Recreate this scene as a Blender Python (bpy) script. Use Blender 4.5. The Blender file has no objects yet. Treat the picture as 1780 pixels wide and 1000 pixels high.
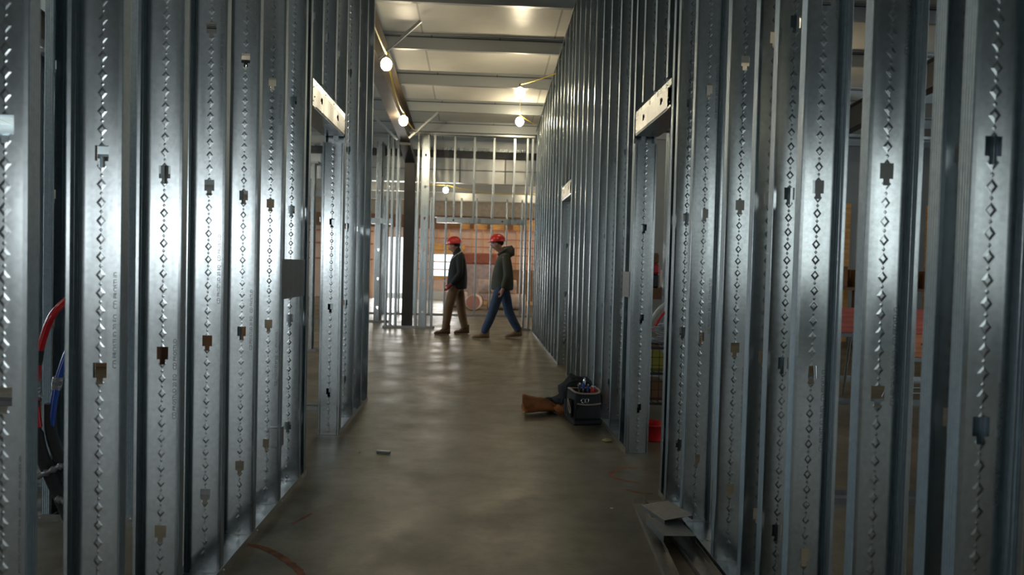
import bpy, math, random
from mathutils import Vector, Matrix
random.seed(7)
PI = math.pi
sc = bpy.context.scene
COL = sc.collection

# ------------------------------------------------------------------ camera
cam_d = bpy.data.cameras.new('camera'); cam = bpy.data.objects.new('camera', cam_d); COL.objects.link(cam)
cam_d.sensor_width = 36; cam_d.lens = 36*1260/1780
cam.location = (0, 0, 1.25)
cam.matrix_world = Matrix.Translation((0, 0, 1.25)) @ (Matrix.Rotation(-math.radians(2.6), 4, 'Z')
    @ Matrix.Rotation(PI/2-math.radians(1.655), 4, 'X') @ Matrix.Rotation(.026, 4, 'Z'))
cam_d.dof.use_dof = True; cam_d.dof.focus_distance = 4.2; cam_d.dof.aperture_fstop = 3.2
cam_d.clip_end = 200
sc.camera = cam

# ------------------------------------------------------------------ world, exposure
w = bpy.data.worlds.new('sky'); sc.world = w; w.use_nodes = True
w.node_tree.nodes['Background'].inputs[0].default_value = (.93, 1, .98, 1)
w.node_tree.nodes['Background'].inputs[1].default_value = 1.9
sc.view_settings.view_transform = 'Standard'; sc.view_settings.look = 'None'
sc.view_settings.exposure = 0.0; sc.view_settings.gamma = 1; sc.view_settings.use_curve_mapping = False
sc.cycles.max_bounces = 7; sc.cycles.glossy_bounces = 5; sc.cycles.diffuse_bounces = 3
sc.cycles.transmission_bounces = 3
sc.cycles.sample_clamp_indirect = 4; sc.cycles.use_denoising = True
sc.cycles.caustics_reflective = True; sc.cycles.blur_glossy = .3

# ------------------------------------------------------------------ daylight standing in the rear and far openings, plus added side-wall fill
def daylight(loc, rot, sx, sy, L, col=(.80, .91, 1)):
    d = bpy.data.lights.new('daylight', 'AREA'); d.shape = 'RECTANGLE'; d.size = sx; d.size_y = sy
    d.energy = L*PI*sx*sy; d.color = col
    o = bpy.data.objects.new('daylight', d); COL.objects.link(o); o.location = loc; o.rotation_euler = rot
    return o
FACE_FWD = (-PI/2, 0, 0)      # emits along +Y
FACE_BACK = (PI/2, 0, 0)      # emits along -Y
daylight((-4.7, -8.0, 1.75), (PI/2, 0, 0), 3.6, 1.3, 4.2, (.95, .98, 1))
daylight((-12.0, 3.0, 2.6), (PI/2, 0, -PI/2), 5.0, 1.4, 4, (.62, .84, 1))  # unseen left side opening, added for bluish fill
daylight((12.0, 3.0, 2.6), (PI/2, 0, PI/2), 5.0, 1.4, 8, (.72, .88, 1))  # opposite side opening, added out of view to brighten the right rooms
daylight((-12.0, 12.0, 2.3), (PI/2, 0, -PI/2), 6.0, 2.4, 10, (.68, .88, 1))  # added left opening out of view, throws blue onto the right wall's flanges
daylight((-3.1, 25.95, 1.1), (PI/2, 0, PI), 1.3, 2.2, 14, (1, .97, .92))
daylight((-1.185, 25.9, 1.255), (PI/2, 0, PI), .92, .78, 14, (1, .97, .92))
daylight((12.0, 21.0, 2.0), (PI/2, 0, PI/2), 5.0, 2.6, 15, (1, .93, .82))  # hall opening added where the camera cannot see it, brightens the far wall

# ------------------------------------------------------------------ materials
def mat(name, col, rough=.6, metal=0, spec=.5, emit=None, es=0, var=0, vscale=8, bump=0, bscale=30, stretch=(1, 1, 1), coat=0, alpha=None):
    m = bpy.data.materials.new(name); m.use_nodes = True; n = m.node_tree.nodes; l = m.node_tree.links
    b = n['Principled BSDF']
    b.inputs['Base Color'].default_value = (*col, 1); b.inputs['Roughness'].default_value = rough
    b.inputs['Metallic'].default_value = metal; b.inputs['Specular IOR Level'].default_value = spec
    b.inputs['Coat Weight'].default_value = coat
    if emit: b.inputs['Emission Color'].default_value = (*emit, 1); b.inputs['Emission Strength'].default_value = es
    if var or bump:
        tc = n.new('ShaderNodeTexCoord'); mp = n.new('ShaderNodeMapping'); mp.inputs['Scale'].default_value = stretch
        l.new(tc.outputs['Object'], mp.inputs[0])
    if var:
        t = n.new('ShaderNodeTexNoise'); t.inputs['Scale'].default_value = vscale; t.inputs['Detail'].default_value = 5
        l.new(mp.outputs[0], t.inputs['Vector'])
        r = n.new('ShaderNodeValToRGB'); r.color_ramp.elements[0].position = .3; r.color_ramp.elements[1].position = .7
        r.color_ramp.elements[0].color = (*[c*(1-var) for c in col], 1); r.color_ramp.elements[1].color = (*[min(1, c*(1+var)) for c in col], 1)
        l.new(t.outputs[0], r.inputs[0]); l.new(r.outputs[0], b.inputs['Base Color'])
    if bump:
        t = n.new('ShaderNodeTexNoise'); t.inputs['Scale'].default_value = bscale; t.inputs['Detail'].default_value = 3
        l.new(mp.outputs[0], t.inputs['Vector'])
        bp = n.new('ShaderNodeBump'); bp.inputs['Strength'].default_value = bump; bp.inputs['Distance'].default_value = .02
        l.new(t.outputs[0], bp.inputs['Height']); l.new(bp.outputs[0], b.inputs['Normal'])
    return m

def M(n, l, op, a, b=None, c=None):
    x = n.new('ShaderNodeMath'); x.operation = op
    for i, v in enumerate((a, b, c)):
        if v is None: continue
        if isinstance(v, (int, float)): x.inputs[i].default_value = v
        else: l.new(v, x.inputs[i])
    return x.outputs[0]

def galvanized(name, detail=True, col=(.50, .55, .57), rough=.19, wave=.5):
    """zinc coated sheet: spangle, slightly wavy, pressed diamonds down the web and knurled flanges"""
    m = bpy.data.materials.new(name); m.use_nodes = True; n = m.node_tree.nodes; l = m.node_tree.links
    b = n['Principled BSDF']; b.inputs['Metallic'].default_value = 1
    tc = n.new('ShaderNodeTexCoord'); ob = tc.outputs['Object']
    oi = n.new('ShaderNodeObjectInfo')
    t = n.new('ShaderNodeTexNoise'); t.inputs['Scale'].default_value = 55; t.inputs['Detail'].default_value = 4; t.inputs['Roughness'].default_value = .7
    l.new(ob, t.inputs['Vector'])
    r = n.new('ShaderNodeValToRGB'); r.color_ramp.elements[0].position = .3; r.color_ramp.elements[1].position = .7
    r.color_ramp.elements[0].color = (*[c*.86 for c in col], 1); r.color_ramp.elements[1].color = (*[c*1.1 for c in col], 1)
    l.new(t.outputs[0], r.inputs[0]); l.new(r.outputs[0], b.inputs['Base Color'])
    # broad dull and bright streaks along the sheet
    mp = n.new('ShaderNodeMapping'); mp.inputs['Scale'].default_value = (14, 14, .8); l.new(ob, mp.inputs[0])
    ad = n.new('ShaderNodeVectorMath'); ad.operation = 'ADD'; l.new(mp.outputs[0], ad.inputs[0])
    cx = n.new('ShaderNodeCombineXYZ'); rm = M(n, l, 'MULTIPLY', oi.outputs['Random'], 37.0)
    l.new(rm, cx.inputs[2]); l.new(rm, cx.inputs[0]); l.new(cx.outputs[0], ad.inputs[1])
    t2 = n.new('ShaderNodeTexNoise'); t2.inputs['Scale'].default_value = 1; t2.inputs['Detail'].default_value = 3
    l.new(ad.outputs[0], t2.inputs['Vector'])
    mr = n.new('ShaderNodeMapRange'); mr.inputs[1].default_value = .3; mr.inputs[2].default_value = .7
    mr.inputs[3].default_value = rough-.05; mr.inputs[4].default_value = rough+.08
    l.new(t2.outputs[0], mr.inputs[0]); l.new(mr.outputs[0], b.inputs['Roughness'])
    # slow waviness
    mp2 = n.new('ShaderNodeMapping'); mp2.inputs['Scale'].default_value = (5, 5, .8); l.new(ob, mp2.inputs[0])
    ad2 = n.new('ShaderNodeVectorMath'); ad2.operation = 'ADD'; l.new(mp2.outputs[0], ad2.inputs[0]); l.new(cx.outputs[0], ad2.inputs[1])
    t3 = n.new('ShaderNodeTexNoise'); t3.inputs['Scale'].default_value = 1; t3.inputs['Detail'].default_value = 1
    l.new(ad2.outputs[0], t3.inputs['Vector'])
    bw = n.new('ShaderNodeBump'); bw.inputs['Strength'].default_value = wave; bw.inputs['Distance'].default_value = .012
    l.new(t3.outputs[0], bw.inputs['Height'])
    last = bw
    if detail:
        sp = n.new('ShaderNodeSeparateXYZ'); l.new(ob, sp.inputs[0])
        X, Y, Z = sp.outputs
        def mod_abs(off, per):
            a = M(n, l, 'ADD', Z, off + 10*per); a = M(n, l, 'MODULO', a, per); a = M(n, l, 'SUBTRACT', a, per/2); return M(n, l, 'ABSOLUTE', a)
        ax = M(n, l, 'ABSOLUTE', X)
        d = M(n, l, 'ADD', M(n, l, 'DIVIDE', ax, .0135), M(n, l, 'DIVIDE', mod_abs(0, .0508), .0165))
        mr1 = n.new('ShaderNodeMapRange'); mr1.interpolation_type = 'SMOOTHSTEP'
        mr1.inputs[1].default_value = 1.12; mr1.inputs[2].default_value = .42; mr1.inputs[3].default_value = 0; mr1.inputs[4].default_value = 1
        l.new(d, mr1.inputs[0])
        d2 = M(n, l, 'ADD', M(n, l, 'DIVIDE', ax, .005), M(n, l, 'DIVIDE', mod_abs(.0254, .0508), .006))
        mr2 = n.new('ShaderNodeMapRange'); mr2.interpolation_type = 'SMOOTHSTEP'
        mr2.inputs[1].default_value = 1.2; mr2.inputs[2].default_value = .2; mr2.inputs[3].default_value = 0; mr2.inputs[4].default_value = .6
        l.new(d2, mr2.inputs[0])
        # depth of the pressing fades in and out along the stud
        tz = n.new('ShaderNodeTexNoise'); tz.inputs['Scale'].default_value = .5; mpz = n.new('ShaderNodeMapping'); mpz.inputs['Scale'].default_value = (0.02, .02, 6)
        l.new(ad.outputs[0], mpz.inputs[0]); l.new(mpz.outputs[0], tz.inputs['Vector'])
        fz = n.new('ShaderNodeMapRange'); fz.inputs[1].default_value = .3; fz.inputs[2].default_value = .6; fz.inputs[3].default_value = .45; fz.inputs[4].default_value = 1
        l.new(tz.outputs[0], fz.inputs[0])
        h1 = M(n, l, 'MULTIPLY', M(n, l, 'ADD', mr1.outputs[0], mr2.outputs[0]), fz.outputs[0])
        # knurling on the flanges only
        fl = M(n, l, 'GREATER_THAN', ax, .0745)
        k = M(n, l, 'SINE', M(n, l, 'MULTIPLY', Z, 2*PI/.0045))
        g = M(n, l, 'SINE', M(n, l, 'MULTIPLY', Y, 2*PI/.0085))
        h2 = M(n, l, 'MULTIPLY', fl, M(n, l, 'ADD', M(n, l, 'MULTIPLY', k, .3), M(n, l, 'MULTIPLY', g, .6)))
        hh = M(n, l, 'ADD', h1, h2)
        l.new(M(n, l, 'ADD', mr.outputs[0], M(n, l, 'MULTIPLY', fl, .14)), b.inputs['Roughness'])
        mk = n.new('ShaderNodeMix'); mk.data_type = 'RGBA'; mk.blend_type = 'MULTIPLY'; l.new(fl, mk.inputs[0]); l.new(r.outputs[0], mk.inputs[6])
        mk.inputs[7].default_value = (.56, .64, .70, 1); l.new(mk.outputs[2], b.inputs['Base Color'])   # darker, bluer tint on the knurled strips
        bp = n.new('ShaderNodeBump'); bp.inputs['Strength'].default_value = .45; bp.inputs['Distance'].default_value = .002
        l.new(hh, bp.inputs['Height']); l.new(bw.outputs[0], bp.inputs['Normal']); last = bp
    l.new(last.outputs[0], b.inputs['Normal'])
    return m

GALV = galvanized('galvanized_stud'); GALV_FAR = galvanized('galvanized_sheet', False, rough=.27, wave=.22)
GALV_TRACK = galvanized('galvanized_track', False, col=(.46, .48, .49), rough=.32)
GALV_DULL = galvanized('dull_steel_plate', False, col=(.30, .30, .30), rough=.5, wave=.15)
GALV_DARK = galvanized('dark_track', False, col=(.26, .26, .25), rough=.4, wave=.5)  # darker, rougher sheet for the loose tracks
SCREW = mat('screw_zinc', (.75, .75, .72), .3, 1)
HOLE = mat('hole_shade_and_knot', (.02, .02, .02), .8)  # painted shade of holes, also the board's knot

def concrete():
    m = bpy.data.materials.new('polished_concrete'); m.use_nodes = True; n = m.node_tree.nodes; l = m.node_tree.links
    b = n['Principled BSDF']; tc = n.new('ShaderNodeTexCoord')
    def noise(scale, det, ro=.6, st=(1, 1, 1)):
        mp = n.new('ShaderNodeMapping'); mp.inputs['Scale'].default_value = st; l.new(tc.outputs['Object'], mp.inputs[0])
        t = n.new('ShaderNodeTexNoise'); t.inputs['Scale'].default_value = scale; t.inputs['Detail'].default_value = det; t.inputs['Roughness'].default_value = ro
        l.new(mp.outputs[0], t.inputs['Vector']); return t.outputs[0]
    r = n.new('ShaderNodeValToRGB'); e = r.color_ramp.elements
    e[0].position = .32; e[0].color = (.110, .092, .056, 1); e[1].position = .68; e[1].color = (.205, .174, .118, 1)
    l.new(noise(.9, 8, .62), r.inputs[0])
    r2 = n.new('ShaderNodeValToRGB'); e = r2.color_ramp.elements
    e[0].position = .36; e[0].color = (.70, .68, .66, 1); e[1].position = .6; e[1].color = (1.08, 1.08, 1.05, 1)
    l.new(noise(5.5, 6, .7), r2.inputs[0])
    mx = n.new('ShaderNodeMix'); mx.data_type = 'RGBA'; mx.blend_type = 'MULTIPLY'; mx.inputs[0].default_value = 1
    l.new(r.outputs[0], mx.inputs[6]); l.new(r2.outputs[0], mx.inputs[7])
    # fine grit specks
    v = n.new('ShaderNodeTexVoronoi'); v.inputs['Scale'].default_value = 34; l.new(tc.outputs['Object'], v.inputs['Vector'])
    r3 = n.new('ShaderNodeValToRGB'); e = r3.color_ramp.elements
    e[0].position = .03; e[0].color = (1.5, 1.5, 1.45, 1); e[1].position = .07; e[1].color = (1, 1, 1, 1)
    l.new(v.outputs['Distance'], r3.inputs[0])
    mx2 = n.new('ShaderNodeMix'); mx2.data_type = 'RGBA'; mx2.blend_type = 'MULTIPLY'; mx2.inputs[0].default_value = .5
    l.new(mx.outputs[2], mx2.inputs[6]); l.new(r3.outputs[0], mx2.inputs[7])
    # saw cut joints in the slab
    sp = n.new('ShaderNodeSeparateXYZ'); l.new(tc.outputs['Object'], sp.inputs[0])
    jy = M(n, l, 'ABSOLUTE', M(n, l, 'SUBTRACT', M(n, l, 'MODULO', M(n, l, 'ADD', sp.outputs[1], 30.1), 4.6), 2.3))
    jx = M(n, l, 'ABSOLUTE', M(n, l, 'SUBTRACT', M(n, l, 'MODULO', M(n, l, 'ADD', sp.outputs[0], 41.9), 4.6), 2.3))
    j = M(n, l, 'GREATER_THAN', M(n, l, 'MINIMUM', jx, jy), .003)
    j = M(n, l, 'ADD', M(n, l, 'MULTIPLY', j, .35), .65)
    mx3 = n.new('ShaderNodeMix'); mx3.data_type = 'RGBA'; mx3.blend_type = 'MULTIPLY'; mx3.inputs[0].default_value = 1
    l.new(mx2.outputs[2], mx3.inputs[6]); cc = n.new('ShaderNodeCombineColor')
    for i in range(3): l.new(j, cc.inputs[i])
    l.new(cc.outputs[0], mx3.inputs[7]); l.new(mx3.outputs[2], b.inputs['Base Color'])
    mr = n.new('ShaderNodeMapRange'); mr.inputs[1].default_value = .3; mr.inputs[2].default_value = .7; mr.inputs[3].default_value = .30; mr.inputs[4].default_value = .52
    l.new(noise(2.2, 5), mr.inputs[0]); l.new(mr.outputs[0], b.inputs['Roughness'])
    bp = n.new('ShaderNodeBump'); bp.inputs['Strength'].default_value = .15; bp.inputs['Distance'].default_value = .01
    l.new(noise(9, 4), bp.inputs['Height']); l.new(bp.outputs[0], b.inputs['Normal'])
    return m
CONC = concrete()

def insulation():
    m = mat('white_vinyl_insulation', (.62, .60, .55), .34, 0, .5, bump=.55, bscale=1.6, stretch=(1, 2.2, 1))
    n = m.node_tree.nodes; l = m.node_tree.links; b = n['Principled BSDF']
    tc = n.new('ShaderNodeTexCoord'); sp = n.new('ShaderNodeSeparateXYZ'); l.new(tc.outputs['Object'], sp.inputs[0])
    s = M(n, l, 'ABSOLUTE', M(n, l, 'SUBTRACT', M(n, l, 'MODULO', M(n, l, 'ADD', sp.outputs[0], 36.55), 1.83), .915))
    k = M(n, l, 'ADD', M(n, l, 'MULTIPLY', M(n, l, 'GREATER_THAN', s, .012), .45), .55)
    t = n.new('ShaderNodeTexNoise'); t.inputs['Scale'].default_value = 1.3; t.inputs['Detail'].default_value = 6; l.new(tc.outputs['Object'], t.inputs['Vector'])
    k = M(n, l, 'MULTIPLY', k, M(n, l, 'ADD', M(n, l, 'MULTIPLY', t.outputs[0], .5), .72))
    hs = n.new('ShaderNodeMix'); hs.data_type = 'RGBA'; hs.blend_type = 'MULTIPLY'; hs.inputs[0].default_value = 1
    hs.inputs[6].default_value = (.62, .60, .55, 1); cc = n.new('ShaderNodeCombineColor')
    for i in range(3): l.new(k, cc.inputs[i])
    l.new(cc.outputs[0], hs.inputs[7]); l.new(hs.outputs[2], b.inputs['Base Color'])
    return m
INSUL = insulation()
PURLIN = mat('primed_purlin_steel', (.36, .38, .38), .4, .6, bump=.06, bscale=5)
PURLIN2 = mat('girt_steel', (.34, .35, .34), .42, .5)
DARKSTEEL = mat('dark_primer_steel', (.055, .052, .05), .42, .3, var=.2, vscale=5)
BROWNSTEEL = mat('brown_primer_steel', (.11, .085, .06), .4, .4, var=.25, vscale=4)
WALLSHEET = mat('grey_wall_liner', (.30, .31, .30), .5, .2, var=.15, vscale=1)
PLY = mat('plywood', (.42, .24, .11), .7, var=.25, vscale=3, stretch=(1, 1, 6))
WOOD = mat('pine_stud', (.62, .36, .15), .6, var=.2, vscale=4, stretch=(6, 6, 1))
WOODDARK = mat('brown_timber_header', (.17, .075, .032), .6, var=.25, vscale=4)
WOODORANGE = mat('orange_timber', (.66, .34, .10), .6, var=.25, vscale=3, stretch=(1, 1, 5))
POLY = mat('pink_insulation_batt', (.90, .66, .54), .7, var=.1, vscale=2, bump=.2, bscale=4)
REDBOARD = mat('red_painted_board', (.62, .13, .08), .5, var=.22, vscale=5, stretch=(.6, 6, 6))
ORBOARD = mat('orange_board', (.62, .20, .08), .55, var=.3, vscale=5, stretch=(.6, 6, 6))
BULB = mat('lamp_glow', (1, .9, .7), .3, emit=(1, .85, .58), es=150)
CORD = mat('yellow_cord', (.62, .42, .05), .5)
BLACKPL = mat('black_plastic', (.015, .015, .016), .4)
WHITEPL = mat('white_plastic', (.7, .7, .68), .4)
REDPEX = mat('red_pipe', (.52, .012, .018), .25, coat=.3); BLUEPEX = mat('blue_pipe', (.010, .06, .34), .25, coat=.3)
FOAMBLK = mat('black_pipe_foam', (.014, .014, .015), .75, bump=.2, bscale=60)
TAPE = mat('grey_duct_tape', (.23, .23, .24), .32, .3, bump=.8, bscale=35)
CARD = mat('cardboard', (.22, .105, .045), .75, var=.15, vscale=4)
REDPL = mat('red_plastic', (.60, .02, .02), .35)
ORANGEPAINT = mat('orange_marking_paint', (.23, .075, .03), .7, var=.5, vscale=14)
OLIVEPAINT = mat('yellow_crumb', (.42, .38, .16), .8, bump=.5)

# ------------------------------------------------------------------ mesh helpers
class MB:
    def __init__(s): s.v = []; s.f = []; s.sm = []
    def add(s, verts, faces, smooth=False):
        o = len(s.v); s.v += [tuple(v) for v in verts]; s.f += [tuple(i+o for i in f) for f in faces]; s.sm += [smooth]*len(faces); return s
    def box(s, x0, x1, y0, y1, z0, z1, bev=0):
        if bev:
            b = min(bev, (x1-x0)*.45, (y1-y0)*.45, (z1-z0)*.45)
            prof = []
            for cx, cy, a0 in ((x1-b, y1-b, 0), (x0+b, y1-b, PI/2), (x0+b, y0+b, PI), (x1-b, y0+b, 1.5*PI)):
                for k in range(3): a = a0+k*PI/4; prof.append((cx+b*math.cos(a), cy+b*math.sin(a)))
            cx, cy = (x0+x1)/2, (y0+y1)/2
            lv = [(z0, 1), (z0+b, 0), (z1-b, 0), (z1, 1)]
            vs = []
            for z, ins in lv:
                for (px, py) in prof:
                    if ins: px = max(min(px, x1-b), x0+b); py = max(min(py, y1-b), y0+b)
                    vs.append((px, py, z))
            n = len(prof); fs = []
            for j in range(3):
                for i in range(n): fs.append((j*n+i, j*n+(i+1) % n, (j+1)*n+(i+1) % n, (j+1)*n+i))
            fs += [tuple(range(n-1, -1, -1)), tuple(range(3*n, 4*n))]
            return s.add(vs, fs)
        return s.add([(x0, y0, z0), (x1, y0, z0), (x1, y1, z0), (x0, y1, z0), (x0, y0, z1), (x1, y0, z1), (x1, y1, z1), (x0, y1, z1)],
                     [(0, 3, 2, 1), (4, 5, 6, 7), (0, 1, 5, 4), (1, 2, 6, 5), (2, 3, 7, 6), (3, 0, 4, 7)])
    def hexa(s, p):  # 8 corners, bottom four then top four
        return s.add(p, [(0, 3, 2, 1), (4, 5, 6, 7), (0, 1, 5, 4), (1, 2, 6, 5), (2, 3, 7, 6), (3, 0, 4, 7)])
    def prism(s, prof, a, b, frame=None):
        """closed profile (u,v) swept from point a to point b; frame = (U,V) directions"""
        U, V = frame; n = len(prof); vs = []
        for P in (Vector(a), Vector(b)):
            for u, v in prof: vs.append(P+U*u+V*v)
        fs = [(i, (i+1) % n, n+(i+1) % n, n+i) for i in range(n)] + [tuple(range(n-1, -1, -1)), tuple(range(n, 2*n))]
        return s.add(vs, fs)
    def tube(s, pts, r, seg=10, cap=True, closed=False):
        pts = [Vector(p) for p in pts]; rs = r if isinstance(r, (list, tuple)) else [r]*len(pts)
        n = len(pts); vs = []; up = Vector((0, 0, 1)); prev = None
        for i, p in enumerate(pts):
            if closed: t = pts[(i+1) % n]-pts[i-1]
            else: t = pts[min(i+1, n-1)]-pts[max(i-1, 0)]
            t.normalize()
            if prev is None: u = t.cross(up if abs(t.z) < .9 else Vector((1, 0, 0))).normalized()
            else: u = (prev-t*prev.dot(t)).normalized()
            prev = u; v = t.cross(u)
            for k in range(seg): a = 2*PI*k/seg; vs.append(p+(u*math.cos(a)+v*math.sin(a))*rs[i])
        fs = []
        for i in range(n if closed else n-1):
            j = (i+1) % n
            for k in range(seg): fs.append((i*seg+k, i*seg+(k+1) % seg, j*seg+(k+1) % seg, j*seg+k))
        s.add(vs, fs, True)
        if cap and not closed: s.add(vs[:seg], [tuple(range(seg-1, -1, -1))]); s.add(vs[-seg:], [tuple(range(seg))])
        return s
    def lathe(s, prof, seg=20, c=(0, 0, 0)):
        vs = [(c[0]+r*math.cos(2*PI*k/seg), c[1]+r*math.sin(2*PI*k/seg), c[2]+z) for r, z in prof for k in range(seg)]
        fs = [(i*seg+k, i*seg+(k+1) % seg, (i+1)*seg+(k+1) % seg, (i+1)*seg+k) for i in range(len(prof)-1) for k in range(seg)]
        return s.add(vs, fs, True)
    def ball(s, c, r, sx=1, sy=1, sz=1, seg=16, rings=10, fn=None):
        vs = []; 
        for j in range(rings+1):
            th = PI*j/rings
            for k in range(seg):
                a = 2*PI*k/seg; p = Vector((math.sin(th)*math.cos(a), math.sin(th)*math.sin(a), math.cos(th)))
                q = Vector((p.x*r*sx, p.y*r*sy, p.z*r*sz))
                if fn: q = fn(p, q)
                vs.append(Vector(c)+q)
        fs = [(j*seg+k, (j+1)*seg+k, (j+1)*seg+(k+1) % seg, j*seg+(k+1) % seg) for j in range(rings) for k in range(seg)]
        return s.add(vs, fs, True)
    def mesh(s, name, m):
        me = bpy.data.meshes.new(name); me.from_pydata(s.v, [], s.f); me.validate()
        if len(me.polygons) == len(s.sm): me.polygons.foreach_set('use_smooth', s.sm)
        me.materials.append(m); me.update(); return me
    def build(s, name, m, parent=None, loc=None, rz=0):
        o = bpy.data.objects.new(name, s.mesh(name, m)); COL.objects.link(o)
        if parent: o.parent = parent
        if loc: o.location = loc
        o.rotation_euler.z = rz
        return o

def tag(o, label=None, cat=None, group=None, kind=None):
    if label: o['label'] = label
    if cat: o['category'] = cat
    if group: o['group'] = group
    if kind: o['kind'] = kind
    return o
def thing(name, label, cat, loc=(0, 0, 0), rz=0, group=None):
    o = bpy.data.objects.new(name, None); COL.objects.link(o); o.empty_display_size = .05
    o.location = loc; o.rotation_euler.z = rz; return tag(o, label, cat, group)
def struct(name, mb, m): return tag(mb.build(name, m), kind='structure')
ONES = ['', 'first', 'second', 'third', 'fourth', 'fifth', 'sixth', 'seventh', 'eighth', 'ninth', 'tenth', 'eleventh', 'twelfth', 'thirteenth', 'fourteenth', 'fifteenth', 'sixteenth', 'seventeenth', 'eighteenth', 'nineteenth']
def nth(k): return ONES[k] if k < 20 else {2: 'twenty', 3: 'thirty', 4: 'forty'}[k//10]+'-'+ONES[k % 10] if k % 10 else {2: 'twentieth', 3: 'thirtieth', 4: 'fortieth'}[k//10]
ORD = ['nearest', 'second', 'third', 'fourth', 'fifth', 'sixth', 'seventh', 'eighth', 'ninth', 'tenth', 'eleventh', 'twelfth', 'thirteenth',
       'fourteenth', 'fifteenth', 'sixteenth', 'seventeenth', 'eighteenth', 'nineteenth', 'twentieth', 'twenty-first', 'twenty-second', 'twenty-third', 'twenty-fourth']
def solid(o, t, off=-1):
    md = o.modifiers.new('gauge', 'SOLIDIFY'); md.thickness = t; md.offset = off; return o

# ------------------------------------------------------------------ floor, roof, building shell
def roof_z(y): return 5.20-.075*y          # underside of insulation
struct('floor', MB().box(-12.2, 12.2, -8.2, 31, -.15, 0), CONC)
def slab(x0, x1, y0, y1, za, zb, t): return MB().hexa([(x0, y0, za), (x1, y0, za), (x1, y1, zb), (x0, y1, zb), (x0, y0, za+t), (x1, y0, za+t), (x1, y1, zb+t), (x0, y1, zb+t)])
struct('ceiling', slab(-12.2, 12.2, -8.2, 16.2, roof_z(-8.2), roof_z(16.2), .1), INSUL)
struct('ceiling_far', slab(-12.2, 12.2, 16.0, 31, 4.15, 3.75, .1), mat('far_roof_liner', (.40, .36, .29), .5, var=.15, vscale=1.2))
def wall_y(name, y, t, x0, x1, z0, z1, holes, m):
    mb = MB(); xs = sorted({x0, x1, *[h[0] for h in holes], *[h[1] for h in holes]}); zs = sorted({z0, z1, *[h[2] for h in holes], *[h[3] for h in holes]})
    for i in range(len(xs)-1):
        for j in range(len(zs)-1):
            cx, cz = (xs[i]+xs[i+1])/2, (zs[j]+zs[j+1])/2
            if any(h[0] < cx < h[1] and h[2] < cz < h[3] for h in holes): continue
            mb.box(xs[i], xs[i+1], y, y+t, zs[j], zs[j+1])
    return struct(name, mb, m)
def wall_x(name, x, t, y0, y1, z0, z1, holes, m):
    mb = MB(); ys = sorted({y0, y1, *[h[0] for h in holes], *[h[1] for h in holes]}); zs = sorted({z0, z1, *[h[2] for h in holes], *[h[3] for h in holes]})
    for i in range(len(ys)-1):
        for j in range(len(zs)-1):
            cy, cz = (ys[i]+ys[i+1])/2, (zs[j]+zs[j+1])/2
            if any(h[0] < cy < h[1] and h[2] < cz < h[3] for h in holes): continue
            mb.box(x, x+t, ys[i], ys[i+1], zs[j], zs[j+1])
    return struct(name, mb, m)
wall_y('wall_rear', -8.2, .15, -12.2, 12.2, 0, 5.9, [(-6.6, -2.8, 1.05, 2.45), (4.5, 7.5, 1.2, 3.2)], WALLSHEET)  # right-hand opening is added to lift the right webs' reflections
wall_x('wall_left', -12.2, .15, -8.2, 31, 0, 5.9, [(.5, 5.5, 1.9, 3.3), (8.9, 15.1, 1.0, 3.6), ], WALLSHEET)  # side openings added for the fill daylight
# 
wall_x('wall_right', 12.05, .15, -8.2, 31, 0, 5.9, [(.5, 5.5, 1.9, 3.3), (18.4, 23.6, .6, 3.4)], WALLSHEET)  # both openings made up to admit fill daylight
# insulated drop between the two roofs, seen above the far partitions
struct('wall_drop', MB().box(-12.2, 12.2, 16.05, 16.2, 3.06, 4.15), mat('silver_faced_insulation', (.50, .51, .49), .3, .35, bump=.5, bscale=2.5, var=.12, vscale=2))
struct('trim_1', MB().box(-12, 12, 15.93, 16.04, 3.60, 3.74), DARKSTEEL)
struct('trim_2', MB().box(-12, 12, 15.88, 16.04, 3.745, 3.80), GALV_FAR)
mb = MB()
for i in range(22): mb.box(-10.5+i, -10.47+i, 16.03, 16.05, 3.06, 3.6)
mb.box(-12, 12, 16.03, 16.05, 3.33, 3.35)
struct('trim_3', mb, mat('panel_seam', (.22, .22, .21), .5))
FARW = 26.0
wall_y('wall_blocker_right', 14.7, .1, 2.6, 12.05, 0, 3.95, [], WALLSHEET)  # added wall, blocks the hall's side opening from the right-hand gaps
wall_y('wall_far', FARW+.16, .1, -12.2, 12.2, 0, 4.2, [(-3.75, -2.45, 0, 2.2), (-1.65, -.72, .85, 1.66)], POLY)
# eave beam and timber band along the far wall; orange stretch paints its lamplit patches
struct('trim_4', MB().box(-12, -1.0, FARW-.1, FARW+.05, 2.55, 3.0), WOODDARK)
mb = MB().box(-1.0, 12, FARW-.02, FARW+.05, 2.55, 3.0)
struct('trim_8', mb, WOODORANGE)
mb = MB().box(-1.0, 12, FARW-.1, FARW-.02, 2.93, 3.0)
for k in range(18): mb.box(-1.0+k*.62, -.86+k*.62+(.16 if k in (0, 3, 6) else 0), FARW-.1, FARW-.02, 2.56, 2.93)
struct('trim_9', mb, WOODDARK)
mb = MB()
for z in (2.35, 1.9, 1.35): mb.box(-12, -3.8, FARW+.02, FARW+.05, z, z+.05)
for z in (2.52, 2.18, 1.90, 1.62, 1.34, 1.06): mb.box(-2.4, 12, FARW+.005, FARW+.02, z, z+.035)
struct('trim_5', mb, mat('red_strapping', (.50, .17, .09), .6))
mb = MB()
mb.box(-1.75, -.62, FARW-.02, FARW+.05, 1.66, 1.78).box(-1.75, -1.65, FARW-.02, FARW+.05, .78, 1.66).box(-.72, -.62, FARW-.02, FARW+.05, .78, 1.66).box(-1.75, -.62, FARW-.02, FARW+.05, .75, .85)
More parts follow.
